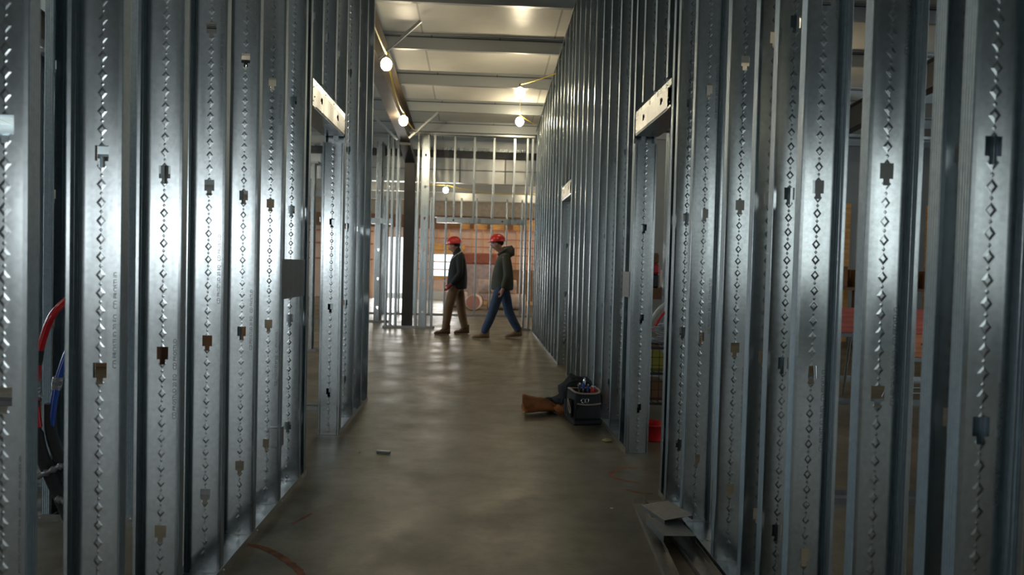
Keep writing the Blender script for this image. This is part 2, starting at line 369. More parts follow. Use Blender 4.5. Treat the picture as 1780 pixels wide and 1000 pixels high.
struct('window_1', mb, WOODORANGE)
struct('trim_6', MB().box(-1.9, -.55, FARW-.015, FARW+.04, 1.79, 2.0), WOODORANGE)
g = ORD
fx = []; x = -8.0
while x < 9:
    if not (-3.75 < x < -2.4) : fx.append(x)
    x += .405
base = None
for i, x in enumerate(fx):
    if -1.65 < x < -.72:
        mb = MB().box(-.019, .019, 0, .14, 1.78, 2.55)
        o = mb.build('timber_stud', WOOD, loc=(x, FARW+.01, 0))
    else:
        if base is None: base = MB().box(-.019, .019, 0, .14, 0.0, 2.55).mesh('timber_stud', WOOD)
        o = bpy.data.objects.new('timber_stud', base); COL.objects.link(o); o.location = (x, FARW+.01, 0)
    tag(o, f'{nth(i+1)} pale pine stud from the left in the pink far wall', 'wooden stud', 'timber studs of the far wall')
struct('trim_7', MB().box(-12, 12, FARW-.02, FARW+.16, 3.0, 3.9), mat('beige_panel', (.36, .30, .22), .6, var=.15))
struct('baseboard_far', MB().box(-2.4, 12, FARW-.03, FARW, 0, .30), WHITEPL)

# roof purlins
def purlin_prof(): return [(-.0, 0), (.065, 0), (.065, .018), (.058, .018), (.058, .006), (.006, .006), (.006, .194), (-.058, .194), (-.058, .182), (-.065, .182), (-.065, .2), (0, .2)]
PY = [-5.0, -3.5, -2.0, -.45, 1.07, 2.6, 4.1, 5.65, 7.17, 8.7, 10.2, 11.72, 13.2, 14.6]
for i, y in enumerate(PY):
    if y < 3: 
        nm = None
    zt = roof_z(y)-.2
    t = thing('roof_purlin', f"galvanized roof purlin crossing above the corridor, {ORD[len(PY)-1-i] if len(PY)-1-i else 'farthest'}{' from the far end' if len(PY)-1-i else ' of its row'}", 'purlin', (0, y, zt), 0, 'roof purlins')
    MB().prism(purlin_prof(), (-12, 0, 0), (12, 0, 0), (Vector((0, 1, 0)), Vector((0, 0, 1)))).build('web', PURLIN, t)
    if y > 6:
        mb = MB()
        for k in range(24): mb.box(-11.2+k*.95, -11.188+k*.95, -.012, -.002, .155, .2)
        mb.box(-12, 12, -.01, -.003, .160, .172)
        mb.build('banding', DARKSTEEL, t)
# rafters: tapered dark beams parallel to the corridor
def rafter(x, y0, y1, label, m, d=.55):
    t = thing('steel_rafter', label, 'steel beam', (x, y0, 0), 0)
    za, zb = roof_z(y0)-.21, roof_z(y1)-.21
    L = y1-y0
    def sl(xa, xb, da, db):
        return MB().hexa([(xa, 0, za-da-db), (xb, 0, za-da-db), (xb, L, zb-da-db), (xa, L, zb-da-db), (xa, 0, za-da), (xb, 0, za-da), (xb, L, zb-da), (xa, L, zb-da)])
    sl(-.004, .004, .012, d-.024).build('web', m, t); sl(-.09, .09, 0, .012).build('top_flange', m, t); sl(-.09, .09, d-.012, .012).build('bottom_flange', m, t)
    return t
rafter(-1.42, -8, 14.38, 'dark steel rafter running to the charcoal column', BROWNSTEEL, .50)
rafter(-5.6, -8, 15.8, 'black steel beam under the roof, seen between the leftmost studs', DARKSTEEL, .35)
rafter(6.2, -8, 15.8, 'black steel beam under the roof over the right-hand rooms', DARKSTEEL, .4)
# column
t = thing('steel_column', 'charcoal steel column standing behind the far stud partition', 'column', (-1.42, 14.5, 0))
MB().box(-.1, .1, -.1, -.09, .01, 3.38).build('flange', DARKSTEEL, t); MB().box(-.1, .1, .09, .1, .01, 3.38).build('flange', DARKSTEEL, t)
MB().box(-.005, .005, -.09, .09, .01, 3.38).build('web', DARKSTEEL, t); MB().box(-.14, .14, -.14, .14, 0, .012).build('base_plate', DARKSTEEL, t)
# haunch that widens the rafter at the column
MB().hexa([(-.1, -1.1, 3.42), (.1, -1.1, 3.42), (.1, .1, 3.20), (-.1, .1, 3.20), (-.1, -1.1, 3.47), (.1, -1.1, 3.47), (.1, .1, 3.385), (-.1, .1, 3.385)]).build('haunch', DARKSTEEL, t)
# flange braces between rafter and purlins
def brace(y, s, lab, x0=-1.42, dz=.5, run=.62):
    z1 = roof_z(y)-.2-dz-.0; a = Vector((s*.1, 0, 0)); b = Vector((s*run, 0, dz-.02))
    t = thing('flange_brace', lab, 'brace', (x0, y-.06, z1), 0, 'flange braces on the rafter')
    d = (b-a).normalized(); nrm = Vector((-d.z, 0, d.x))
    MB().prism([(0, 0), (0, .045), (.004, .045), (.004, .004), (.045, .004), (.045, 0)], a, b, (nrm, Vector((0, -1, 0)))).build('angle', GALV_TRACK, t)
    return t
brace(7.7, 1, 'galvanized angle brace on the rafter at the top edge of the picture')
brace(9.3, 1, 'galvanized angle brace on the rafter above the upper left bulb')
brace(13.3, 1, 'galvanized angle brace on the rafter beside the column head, rising right')
brace(13.3, -1, 'galvanized angle brace on the rafter beside the column head, rising left')

# ------------------------------------------------------------------ steel studs
W2 = .076; FL = .041; LP = .012
def arc(cx, cy, r, a0, a1, n=3):
    return [(cx+r*math.cos(a0+(a1-a0)*k/n), cy+r*math.sin(a0+(a1-a0)*k/n)) for k in range(n+1)]
def stud_profile():
    r = .0028
    half = [(W2-LP, 0)] + arc(W2-r, r, r, -PI/2, 0) + arc(W2-r, FL-r, r, 0, PI/2) + [(.066, FL), (.0645, FL-.0011), (.063, FL), (.0605, FL), (.059, FL-.0011), (.0575, FL), (.019, FL), (.009, FL)]
    return half + [(-x, y) for x, y in reversed(half)]
PROF = stud_profile()
FLATIDX = None
mesh_cache = {}
def fl(h): return math.floor(h*20)/20
def stud_mesh(h, z0=0.0, detail=True, holes=True):
    """C stud, web on +y side at y=.041, open towards -y; web punched every 24 in"""
    key = (round(h, 2), round(z0, 2), detail, holes)
    if key in mesh_cache: return mesh_cache[key]
    zs = [0]; zone = []
    k = 0
    while holes and True:
        c = .305+.61*k; k += 1
        if c+.05 > z0+h: break
        if c-.05 < z0: continue
        c -= z0
        if abs(c-h/2) > 99: continue
        zs += [c-.03, c-.012, c+.031]; zone += [0, 1, 2]
    zs.append(h); zone.append(0)
    n = len(PROF); vs = [(x, y, z) for z in zs for x, y in PROF]; fs = []; sm = []
    for j in range(len(zs)-1):
        for i in range(n-1):
            xm = (PROF[i][0]+PROF[i+1][0])/2; ym = (PROF[i][1]+PROF[i+1][1])/2
            if ym > FL-.002 and ((zone[j] == 1 and abs(xm) < .009) or (zone[j] == 2 and abs(xm) < .019)): continue
            fs.append((j*n+i, j*n+i+1, (j+1)*n+i+1, (j+1)*n+i))
            L = math.hypot(PROF[i][0]-PROF[i+1][0], PROF[i][1]-PROF[i+1][1]); sm.append(L < .0025)
    me = bpy.data.meshes.new('steel_stud'); me.from_pydata(vs, [], fs); me.polygons.foreach_set('use_smooth', sm)
    me.materials.append(GALV if detail else GALV_FAR); me.update(); mesh_cache[key] = me
    return me
def stud(x, y, label, group, h=None, z0=.0025, rz=0, detail=True, name='steel_stud', holes=True):
    """x = centre line of the wall, y = near (lip) face"""
    if h is None: h = stud_top(y)-z0
    o = bpy.data.objects.new(name, stud_mesh(fl(h), z0 if z0 > .1 else 0, detail, holes)); COL.objects.link(o)
    o.location = (x, y, z0); o.rotation_euler.z = rz; o.scale.z = 1
    tag(o, label, 'metal stud', group)
    return solid(o, .0011)
def stud_top(y): return roof_z(y)-.2-.055
def track(pts, label, group=None, name='floor_track', inv=False, m=None, leg=.034, half=.0785, screws=()):
    """U channel from point a to b, legs up (or down when inv)"""
    a, b = Vector(pts[0]), Vector(pts[1]); d = (b-a).normalized(); U = Vector((-d.y, d.x, 0)).normalized(); V = Vector((0, 0, -1 if inv else 1)); t = .0013
    t_ = thing(name, label, 'metal track', a, 0, group)
    prof = [(-half-.001, leg), (-half, 0), (half, 0), (half+.001, leg), (half-t, leg), (half-t, t), (-half+t, t), (-half+t, leg)]
    MB().prism(prof, Vector(), b-a, (U, V)).build('channel', m or GALV_TRACK, t_)
    for s, k in screws:
        p = (b-a)*s+U*(half+.001)*k+V*.017
        e = U*k
        MB().tube([p, p+e*.0015, p+e*.003], [.005, .005, .003], 10).build('screw', SCREW, t_)
    return t_

XL, XR = -.987, 1.026
CL, CR = XL-W2, XR+W2
gL, gR = 'studs of the left corridor wall', 'studs of the right corridor wall'
leftY = [1.633, 2.047, 2.452, 2.855, 3.267, 3.683, 4.091]
leftLab = ['galvanized stud of the left wall, cut by the left picture edge', 'second galvanized stud of the left wall, right of the red and blue pipes',
           'third galvanized stud of the left wall, brightest glare on its web', 'fourth galvanized stud of the left wall, counted from the left picture edge',
           'fifth galvanized stud of the left wall, counted from the left picture edge', 'sixth galvanized stud of the left wall, left of the flat grey plate',
           'seventh galvanized stud of the left wall, behind the flat grey plate']
for y, lb in zip(leftY, leftLab): stud(CL, y, lb, gL)
stud(CL, 4.206, 'jamb stud on the near side of the left doorway, turned to the opening', gL, rz=0)
stud(CL, 5.254+FL, 'bright jamb stud on the far side of the left doorway, facing the camera', gL, h=2.14, rz=PI, name='jamb_stud')
stud(CL, 5.254+FL+.002, 'back-to-back stud right behind the bright far jamb of the left doorway', gL)
for y, lb in zip([5.80, 6.20, 6.55], ['galvanized stud of the left wall, first past the doorway', 'galvanized stud of the left wall, second past the doorway', 'last galvanized stud at the far end of the left wall']):
    stud(CL, y, lb, gL)
for y, lb in ((4.50, 'short stud above the left door header, nearer of two'), (4.90, 'short stud above the left door header, farther of two')):
    stud(CL, y, lb, 'short studs over the left doorway', z0=2.335, h=stud_top(y)-2.34)
track(((CL, 1.2, 0), (CL, 4.27, 0)), 'floor track under the near part of the left corridor wall', screws=[(.55, -1), (.69, -1), (.825, -1), (.965, -1)])
track(((CL, 5.26, 0), (CL, 6.60, 0)), 'short floor track of the left wall past the doorway')
track(((CL, 1.2, stud_top(1.2)), (CL, 6.60, stud_top(6.6))), 'sloping top track of the left corridor wall', name='top_track', inv=True)

rightY = [1.486, 1.587, 1.897, 2.297, 2.519, 2.699, 3.013, 3.502, 3.808]
rightLab = ['galvanized stud of the right wall, cut by the right picture edge', 'large galvanized stud of the right wall with dull blue-grey web, second from the right edge',
            'third galvanized stud from the right picture edge, between two open gaps', 'fourth galvanized stud from the right picture edge, left of the first gap',
            'fifth galvanized stud from the right picture edge, close behind another', 'sixth galvanized stud from the right picture edge, showing only a thin strip of web',
            'seventh galvanized stud from the right picture edge', 'eighth galvanized stud from the right picture edge', 'last full stud before the right doorway']
for y, lb in zip(rightY, rightLab): stud(CR, y, lb, gR)
stud(CR, 3.908, 'jamb stud on the near side of the right doorway', gR)
stud(CR, 4.862+FL, 'jamb stud on the far side of the right doorway, facing the camera', gR, h=2.14, rz=PI, name='jamb_stud')
stud(CR, 4.862+FL+.002, 'back-to-back stud right behind the far jamb of the right doorway', gR)
ry = [5.091, 5.49, 5.905, 6.298, 6.711, 7.126, 7.476, 7.89]
for i, y in enumerate(ry): stud(CR, y, f"{['first','second','third','fourth','fifth','sixth','seventh','eighth'][i]} stud of the right wall past the near right doorway", gR, detail=i < 4)
stud(CR, 8.24, 'jamb stud on the near side of the far right doorway', gR, detail=False)
stud(CR, 9.22+FL, 'jamb stud on the far side of the far right doorway, with diamond pressings lit', gR, h=2.1, rz=PI, name='jamb_stud')
y = 9.28; i = 0
while y < 14.05:
    stud(CR, y, f"{['first','second','third','fourth','fifth','sixth','seventh','eighth','ninth','tenth','eleventh','twelfth','thirteenth'][i]} stud of the right wall past the far right doorway", gR, detail=False)
    y += .406; i += 1
for y, lb in ((4.05, 'short stud above the near right door header, nearest of three'), (4.35, 'short stud above the near right door header, middle of three'), (4.66, 'short stud above the near right door header, farthest of three')):
    stud(CR, y, lb, 'short studs over the near right doorway', z0=2.335, h=stud_top(y)-2.34)
for y, lb in ((8.5, 'short stud above the far right door header, nearer of two'), (8.85, 'short stud above the far right door header, farther of two')):
    stud(CR, y, lb, 'short studs over the far right doorway', z0=2.29, h=stud_top(y)-2.31, detail=False)
track(((CR, 1.2, 0), (CR, 3.955, 0)), 'floor track under the near part of the right corridor wall')
track(((CR, 4.865, 0), (CR, 8.285, 0)), 'floor track of the right wall between its two doorways')
track(((CR, 9.22, 0), (CR, 14.1, 0)), 'floor track of the right wall past the far doorway')
track(((CR, 1.2, stud_top(1.2)), (CR, 14.1, stud_top(14.1))), 'sloping top track of the right corridor wall', name='top_track', inv=True)

# door headers: boxed stud with track above and below, punched face towards the corridor
def header(cx, y0, y1, side, label, zb=2.15, h=.155):
    t = thing('door_header', label, 'door header', (cx, y0, zb))
    L = y1-y0; xf = side*.0775
    # face with two punched holes, grid built
    hs = [(L*.24, h*.5), (L*.74, h*.5)]
    ys = sorted({0, L, *[a for c, _ in hs for a in (c-.03, c-.012, c+.03)]}); zs = [.012, h*.5-.019, h*.5-.009, h*.5+.009, h*.5+.019, h-.012]
    mb = MB()
    for i in range(len(ys)-1):
        for j in range(len(zs)-1):
            ym, zm = (ys[i]+ys[i+1])/2, (zs[j]+zs[j+1])/2
            if any((c-.012 < ym < c+.03 and abs(zm-h*.5) < .019) or (c-.03 < ym < c-.012 and abs(zm-h*.5) < .009) for c, _ in hs): continue
            mb.add([(xf, ys[i], zs[j]), (xf, ys[i+1], zs[j]), (xf, ys[i+1], zs[j+1]), (xf, ys[i], zs[j+1])], [(0, 1, 2, 3)])
    k = -side
    for za, zb_, xa, xb in ((.012, 0, xf, xf+k*.004), (h-.012, h, xf, xf+k*.004)):
        mb.add([(xa, 0, za), (xa, L, za), (xb, L, zb_), (xb, 0, zb_)], [(0, 1, 2, 3)])
    o = mb.build('face_stud', GALV_TRACK, t)
    solid(o, .0012, 0)
    MB().box(-.074, .074, .001, L-.001, -.0015, 0).build('soffit', GALV_TRACK, t)
    MB().box(-.078, .078, -.0, L, h, h+.0013).box(xf-.0007, xf+.0016, 0, L, h-.034, h).box(xf-.0007, xf+.0016, 0, L, h, h+.0012).build('top_channel', GALV_FAR, t)
    MB().box(-xf-.001, -xf+.001, 0, L, 0, h).build('rear_face', GALV_TRACK, t)
    MB().box(xf-.0006, xf+.0018, -.0, .075, .001, h-.036).build('end_clip', GALV_FAR, t)
    for yy, zz in ((.02, .03), (.02, .11), (.05, .06), (L-.03, .03), (L-.03, .1), (L*.35, h-.017), (L*.6, h-.017), (L*.1, h-.017)):
        MB().tube([(xf+side*.0018, yy, zz), (xf+side*.0035, yy, zz), (xf+side*.005, yy, zz)], [.005, .005, .003], 8).build('screw', SCREW, t)
    return t
# faint maker's stamping that runs up the webs
STAMPM = []
INK = mat('grey_stamp', (.20, .215, .22), .45, .8)
def stamp(o, zs_, txt):
    for z in zs_:
        if not STAMPM:
            c = bpy.data.curves.new('stamped_text', 'FONT'); c.body = txt; c.size = .017; c.extrude = .0001; c.resolution_u = 3
            q = bpy.data.objects.new('stamped_text', c); COL.objects.link(q); bpy.context.view_layer.update()
            me = bpy.data.meshes.new_from_object(q.evaluated_get(bpy.context.evaluated_depsgraph_get())); me.materials.clear(); me.materials.append(INK)
            STAMPM.append(me); bpy.data.objects.remove(q); bpy.data.curves.remove(c)
        q = bpy.data.objects.new('stamped_text', STAMPM[0]); COL.objects.link(q); q.parent = o; q.location = (.047, FL-.0016, z); q.rotation_euler = (PI/2, -PI/2, 0)
st = [o for o in COL.objects if o.name.startswith('steel_stud')]
for k, o in enumerate(st[:7]+[q for q in st if q.location.x > 1 and q.location.y < 3.6]):
    stamp(o, [.56+(.37*k) % .6, 1.78+(.23*k) % .5] if k else [.52, 1.80], 'CD PROSTUD 20 EQ   CD PROSTUD')
header(CL, 4.255, 5.252, 1, 'shiny galvanized header over the left doorway, lit by the lamps')
header(CR, 3.955, 4.86, -1, 'galvanized header over the near right doorway')
header(CR, 8.29, 9.21, -1, 'galvanized header over the far right doorway', zb=2.1, h=.17)
# backing plates
def plate(x, y0, y1, z0, z1, lab):
    mb = MB().box(x-.0008, x+.0008, y0, y1, z0, z1); o = mb.build('backing_plate', GALV_DULL); return tag(o, lab, 'metal plate')
plate(XL+.0022, 3.67, 4.135, 1.055, 1.258, 'flat grey backing plate screwed across two left wall studs')
plate(XR-.0022, 4.91, 5.135, 1.06, 1.235, 'flat grey backing plate on the right wall past the doorway')
# junction box on left wall stud
t = thing('junction_box', 'small galvanized electrical box on a left wall stud near the floor', 'electrical box', (CL+.045, 3.735, .30))
MB().box(-.03, .03, -.03, -.028, 0, .1).box(-.03, .03, .028, .03, 0, .1).box(-.03, -.028, -.03, .03, 0, .1).box(-.03, .03, -.03, .03, 0, .002).box(-.03, .03, -.03, .03, .098, .1).build('box', GALV_TRACK, t)
MB().box(.0285, .0305, -.026, .026, .004, .096).build('cover', GALV_DULL, t)

# ------------------------------------------------------------------ cross partitions
def stud_x(x, y, label, group, h, z0=.0025, rz=PI/2, detail=False):
    """stud of a partition running left-right: x = open side face, y = centre line"""
    o = bpy.data.objects.new('steel_stud', stud_mesh(fl(h), z0 if z0 > .1 else 0, detail)); COL.objects.link(o)
    o.location = (x, y, z0); o.rotation_euler.z = rz; tag(o, label, 'metal stud', group); return solid(o, .0011)
# left room, close partition at 3.45 m
g1 = 'studs of the near left cross partition'
for i, x in enumerate((-3.20, -2.79, -2.385, -1.98, -1.64)):
    stud_x(x, 3.53, ['fifth stud of the near left cross partition, leftmost', 'fourth stud of the near left cross partition', 'third stud of the near left cross partition',
                     'pale stud of the near left cross partition, behind the red pipe', 'stud at the right end of the near left cross partition'][i], g1, stud_top(3.5)-.01, rz=PI/2 if i != 4 else -PI/2, detail=True).location.x = x
track(((-6, 3.53, 0), (-1.585, 3.53, 0)), 'floor track of the near left cross partition', screws=[(.90, -1), (.994, -1)])
track(((-6, 3.53, stud_top(3.53)), (-1.585, 3.53, stud_top(3.53))), 'top track of the near left cross partition', name='top_track', inv=True)
track(((-6, 3.95, 0), (-1.30, 3.95, 0)), 'second floor track behind the near left cross partition', m=GALV_TRACK)
g2 = 'studs of the middle left cross partition'
nm = ['rightmost', 'second', 'third', 'fourth', 'fifth', 'sixth', 'seventh', 'eighth', 'ninth', 'tenth', 'eleventh', 'twelfth']
for i in range(10):
    stud_x(-1.20-i*.406, 6.2, f"{nm[i]} stud{' from the right' if i else ''} of the middle left cross partition", g2, 2.9)
track(((-6, 6.2, 0), (-1.16, 6.2, 0)), 'floor track of the middle left cross partition')
track(((-6, 6.2, 2.93), (-1.16, 6.2, 2.93)), 'top track of the middle left cross partition', name='top_track', inv=True)
g3 = 'studs of the rear left cross partition'
for i in range(12):
    stud_x(-2.3-i*.406, 10.2, f"{nm[i]} stud{' from the right' if i else ''} of the rear left cross partition", g3, 2.6)
track(((-7.5, 10.2, 0), (-2.25, 10.2, 0)), 'floor track of the rear left cross partition')
track(((-7.5, 10.2, 2.63), (-2.25, 10.2, 2.63)), 'top track of the rear left cross partition', name='top_track', inv=True)
# right room
track(((1.75, 3.91, 0), (6, 3.91, 0)), 'floor track on the slab in the near right room')
track(((1.3, 8.5, 0), (9, 8.5, 0)), 'floor track of the rear right cross partition')
track(((1.3, 8.5, 2.92), (9, 8.5, 2.92)), 'pale middle track of the rear right cross partition', name='middle_track', inv=True)
g4 = 'studs of the rear right cross partition'
for i in range(10):
    stud_x(1.62+i*.4275*2 if i > 1 else 1.62+i*.6, 8.5, f"{['leftmost','second','third','fourth','fifth','sixth','seventh','eighth','ninth','tenth'][i]} stud{' from the left' if i else ''} of the rear right cross partition", g4, 2.9)
for i in range(8):
    stud_x(3.0+i*.855, 8.5, f"{['leftmost','second','third','fourth','fifth','sixth','seventh','eighth'][i]} upper stud{' from the left' if i else ''} above the middle track on the right", 'upper studs of the rear right cross partition', 1.3, z0=2.93)
track(((2.6, 6.9, 0), (7.0, 6.9, 0)), 'floor track in front of the rear right cross partition')

# partition across the end of the corridor
YF = 14.15+.076; HF = 3.80
g5 = 'studs of the far corridor partition'
fs5 = [(-1.79, 'stud at the left end of the far partition'), (-1.70, 'second stud of the far partition, beside the left end stud'),
       (-1.60, 'third stud of the far partition, just left of the charcoal column'), (-1.21, 'thin stud of the far partition, right of the charcoal column'),
       (-.90, 'left door post of the far partition'), (.90, 'right door post of the far partition'), (1.0, 'stud where the far partition meets the right wall')]
for x, lb in fs5:
    stud_x(x, YF, lb, g5, HF-.01)
stud(-1.09, 14.15+FL, 'wide bright stud of the far partition, turned square to the corridor', g5, h=HF-.01, rz=PI, detail=False)
for i, x in enumerate((-.51, -.13, .25, .65)):
    stud_x(x, YF, ['first', 'second', 'third', 'fourth'][i]+' short stud from the left above the far door header', 'short studs over the far header', HF-2.2-.02, z0=2.185)
track(((-1.86, YF, 0), (-.86, YF, 0)), 'floor track of the far partition under the charcoal column')
track(((.86, YF, 0), (1.02, YF, 0)), 'short floor track at the right end of the far partition')
track(((-3.4, YF, HF), (1.02, YF, HF)), 'top track of the far corridor partition', name='top_track', inv=True)
t = thing('door_header', 'galvanized header of the far doorway above the two workers', 'door header', (0, YF, 2.07))
MB().box(-.86, .86, -.078, .078, 0, .1, .004).build('face_stud', GALV_FAR, t)
MB().box(-.9, .9, -.080, .080, .1, .108).build('top_channel', GALV_FAR, t)
for x in (-.53, .42): MB().tube([(x, -.0790, .05), (x, -.0795, .05)], .018, 12).build('hole_shade_disc', HOLE, t)  # flat dark discs painted for the shade inside punched holes
# partition further back on the left
YB = 15.4+.076
for i, x in enumerate((-3.7, -3.3, -2.88, -2.47, -2.06)):
    stud_x(x, YB, ['leftmost', 'second', 'third', 'fourth', 'rightmost'][i]+' stud of the set-back partition left of the column', 'studs of the set-back left partition', 3.8)
stud(-2.14, 15.4+FL, 'wide stud of the set-back partition, turned square to the corridor', 'studs of the set-back left partition', h=3.8, rz=PI, detail=False)
track(((-4, YB, 0), (-1.9, YB, 0)), 'floor track of the set-back partition')
t = thing('door_header', 'galvanized header in the set-back partition left of the column', 'door header', (-2.75, YB, 2.08))
MB().box(-.62, .86, -.079, .079, 0, .11, .004).build('face_stud', GALV_FAR, t); MB().box(-.62, .86, -.081, .081, .11, .118).build('top_channel', GALV_FAR, t)
# partition in the hall behind
Y8 = 18.0
for i in range(16):
    x = -3.46+i*.375
    stud_x(x, Y8, f"{['leftmost','second','third','fourth','fifth','sixth','seventh','eighth','ninth','tenth','eleventh','twelfth','thirteenth','fourteenth','fifteenth','sixteenth'][i]} stud{' from the left' if i else ''} of the open-topped partition in the hall behind", 'studs of the open-topped partition', 2.9)
track(((-3.6, Y8, 0), (2.5, Y8, 0)), 'floor track of the open-topped partition in the hall behind')

# ------------------------------------------------------------------ string lights
def bulb(loc, lab, drop=.10, r=.05):
    t = thing('festoon_bulb', lab, 'light bulb', loc, 0, 'temporary work lamps')
    MB().ball((0, 0, 0), r, sz=1.15).build('glass', BULB, t)
    if abs(loc[0]) > 2 or loc[1] > 19: MB().tube([(0, 0, .1), (0, 0, .3), (0, 0, (4.15-(loc[1]-16)*.4/15 if loc[1] > 16 else roof_z(loc[1]))-loc[2])], .006, 8).build('hanging_cord', CORD, t)
    MB().lathe([(0, r*1.9), (.014, r*1.9), (.017, r*1.5), (.019, r*1.02), (.012, r*.95)], 12).build('socket', BLACKPL, t)
    return t
bulb((-1.16, 8.7, 3.60), 'upper left glowing bulb hanging beside the rafter', r=.065)
bulb((-1.27, 11.7, 3.53), 'lower left glowing bulb hanging beside the rafter near the column', r=.07)
bulb((.52, 10.5, 3.75), 'upper of the two glowing bulbs at the top of the right wall', r=.07)
bulb((.65, 13.0, 3.84), 'lower of the two glowing bulbs at the top of the right wall', r=.07)
bulb((-.98, 20, 3.30), 'glowing bulb in the hall behind the far partition', r=.07)
for x, y, z, lb in ((-3.3, 1.6, 4.1, 'added unseen bulb over the near left room'), (4.6, 10.5, 3.7, 'glowing bulb over the rear right room'),  # near left bulb is placed out of view to light the pale stud
                    (-5.0, 12.5, 3.6, 'glowing bulb over the rear left room'), (1.8, 21.5, 3.3, 'glowing bulb in the hall, right of the doorway'), (-3.6, 21, 3.3, 'glowing bulb in the hall, left of the column'),
                    (-.6, 23.7, 3.74, 'added bulb under the hall roof, hidden behind a roof beam on the left'), (1.6, 23.7, 3.74, 'added bulb under the hall roof, hidden behind a roof beam on the right')):  # these two hidden bulbs are added to light the far timber band
    bulb((x, y, z), lb, r=.06)
def cord(pts, lab, r=.006, sag=.12):
    P = []
    for a, b in zip(pts[:-1], pts[1:]):
        a, b = Vector(a), Vector(b)
        for k in range(10):
            s = k/10; p = a.lerp(b, s); p.z -= sag*4*s*(1-s)*min(1, (b-a).length/3); P.append(p)
    P.append(Vector(pts[-1])); return tag(MB().tube(P, r, 8).build('lamp_cord', CORD), lab, 'cable')
cord([(-1.25, 5, 4.28), (-1.16, 8.7, 3.72), (-1.27, 11.7, 3.66), (-1.2, 13.9, 3.75)], 'yellow lamp cord looped along the dark rafter', r=.011)
cord([(1.0, 10.1, 3.95), (.52, 10.5, 3.87), (.65, 13.0, 3.96), (1.0, 13.6, 3.9)], 'yellow lamp cord strung beside the top of the right wall', r=.007, sag=.05)
cord([(-2.4, 19.6, 3.55), (-.98, 20, 3.44), (1.8, 21.5, 3.45)], 'yellow lamp cord strung through the hall behind', r=.012)
# beams of the far hall roof
for i, (y, z) in enumerate(((18.6, 3.62), (20.6, 3.56), (22.6, 3.50), (24.6, 3.42))):
    t = thing('roof_beam', ['nearest', 'second', 'third', 'farthest'][i]+' pale roof beam of the hall behind the far partition', 'roof beam', (0, y, z), 0, 'roof beams of the hall behind')
    MB().box(-12, 12, -.05, .05, 0, .3, .01).build('web', PURLIN2, t); MB().box(-12, 12, -.09, .09, -.008, .0).build('flange', PURLIN2, t)

# ------------------------------------------------------------------ pipes in the left room
def smooth(pts, n=8):
    P = [Vector(p) for p in pts]; out = []
    for i in range(len(P)-1):
        p0, p1, p2, p3 = P[max(i-1, 0)], P[i], P[i+1], P[min(i+2, len(P)-1)]
        for k in range(n):
            t = k/n; out.append(.5*((2*p1)+(-p0+p2)*t+(2*p0-5*p1+4*p2-p3)*t*t+(-p0+3*p1-3*p2+p3)*t**3))
    out.append(P[-1]); return out
t = thing('water_pipe', 'red flexible water pipe rising from black foam in the left room', 'pipe', (0, 0, 0))
MB().tube(smooth([(-1.78, 3.36, 1.10), (-1.845, 3.34, 1.05), (-1.885, 3.3, .985), (-1.92, 3.3, .90), (-1.945, 3.3, .80), (-1.955, 3.3, .69), (-1.955, 3.3, .58), (-1.945, 3.3, .48)]), .0155, 14).build('tube', REDPEX, t)
MB().tube(smooth([(-1.845, 3.34, 1.05), (-1.81, 3.35, 1.075), (-1.775, 3.36, 1.105)]), .0145, 12).build('taped_end', TAPE, t)
MB().tube(smooth([(-1.96, 3.3, .60), (-1.955, 3.3, .48), (-1.935, 3.3, .37), (-1.89, 3.3, .26), (-1.85, 3.3, .17), (-1.80, 3.3, .05), (-1.79, 3.3, .0)]), [.020]*10+[.027]*39, 14).build('foam_sleeve', FOAMBLK, t)
MB().tube([(-1.945, 3.3, .825), (-1.95, 3.3, .79), (-1.955, 3.3, .76)], .021, 12).build('black_tape', FOAMBLK, t)
MB().tube([(-1.952, 3.3, .69), (-1.955, 3.3, .66), (-1.955, 3.3, .61)], [.019, .017, .02], 12).build('duct_tape', TAPE, t)
t = thing('water_pipe', 'blue flexible water pipe taped to black foam in the left room', 'pipe', (0, 0, 0))
MB().tube(smooth([(-1.80, 3.38, .98), (-1.83, 3.36, .87), (-1.86, 3.35, .78), (-1.885, 3.34, .68), (-1.90, 3.33, .56), (-1.905, 3.33, .46), (-1.885, 3.33, .36), (-1.87, 3.33, .33)]), .015, 14).build('tube', BLUEPEX, t)
MB().tube(smooth([(-1.915, 3.335, .58), (-1.91, 3.335, .45), (-1.875, 3.335, .34), (-1.84, 3.335, .26), (-1.80, 3.335, .16), (-1.765, 3.335, .06), (-1.755, 3.335, 0)]), .024, 14).build('foam_sleeve', FOAMBLK, t)
MB().tube([(-1.885, 3.34, .70), (-1.889, 3.34, .67), (-1.893, 3.34, .64)], [.02, .022, .018], 12).build('duct_tape', TAPE, t)
mb = MB().tube(smooth([(-1.96, 3.265, .255), (-1.89, 3.262, .285), (-1.83, 3.265, .315), (-1.805, 3.30, .31), (-1.80, 3.365, .30)]), [.013+.004*math.sin(k*1.7) for k in range(33)], 8)
o = tag(mb.build('tape_wrap', TAPE), 'crumpled grey duct tape tying the two foam sleeves together', 'tape')
o = tag(MB().tube(smooth([(-1.845, 3.265, .17), (-1.80, 3.262, .16), (-1.75, 3.275, .15)]), [.014+.004*math.sin(k*2.1) for k in range(17)], 8).build('tape_wrap', TAPE), 'lower wad of grey duct tape near the floor track', 'tape')

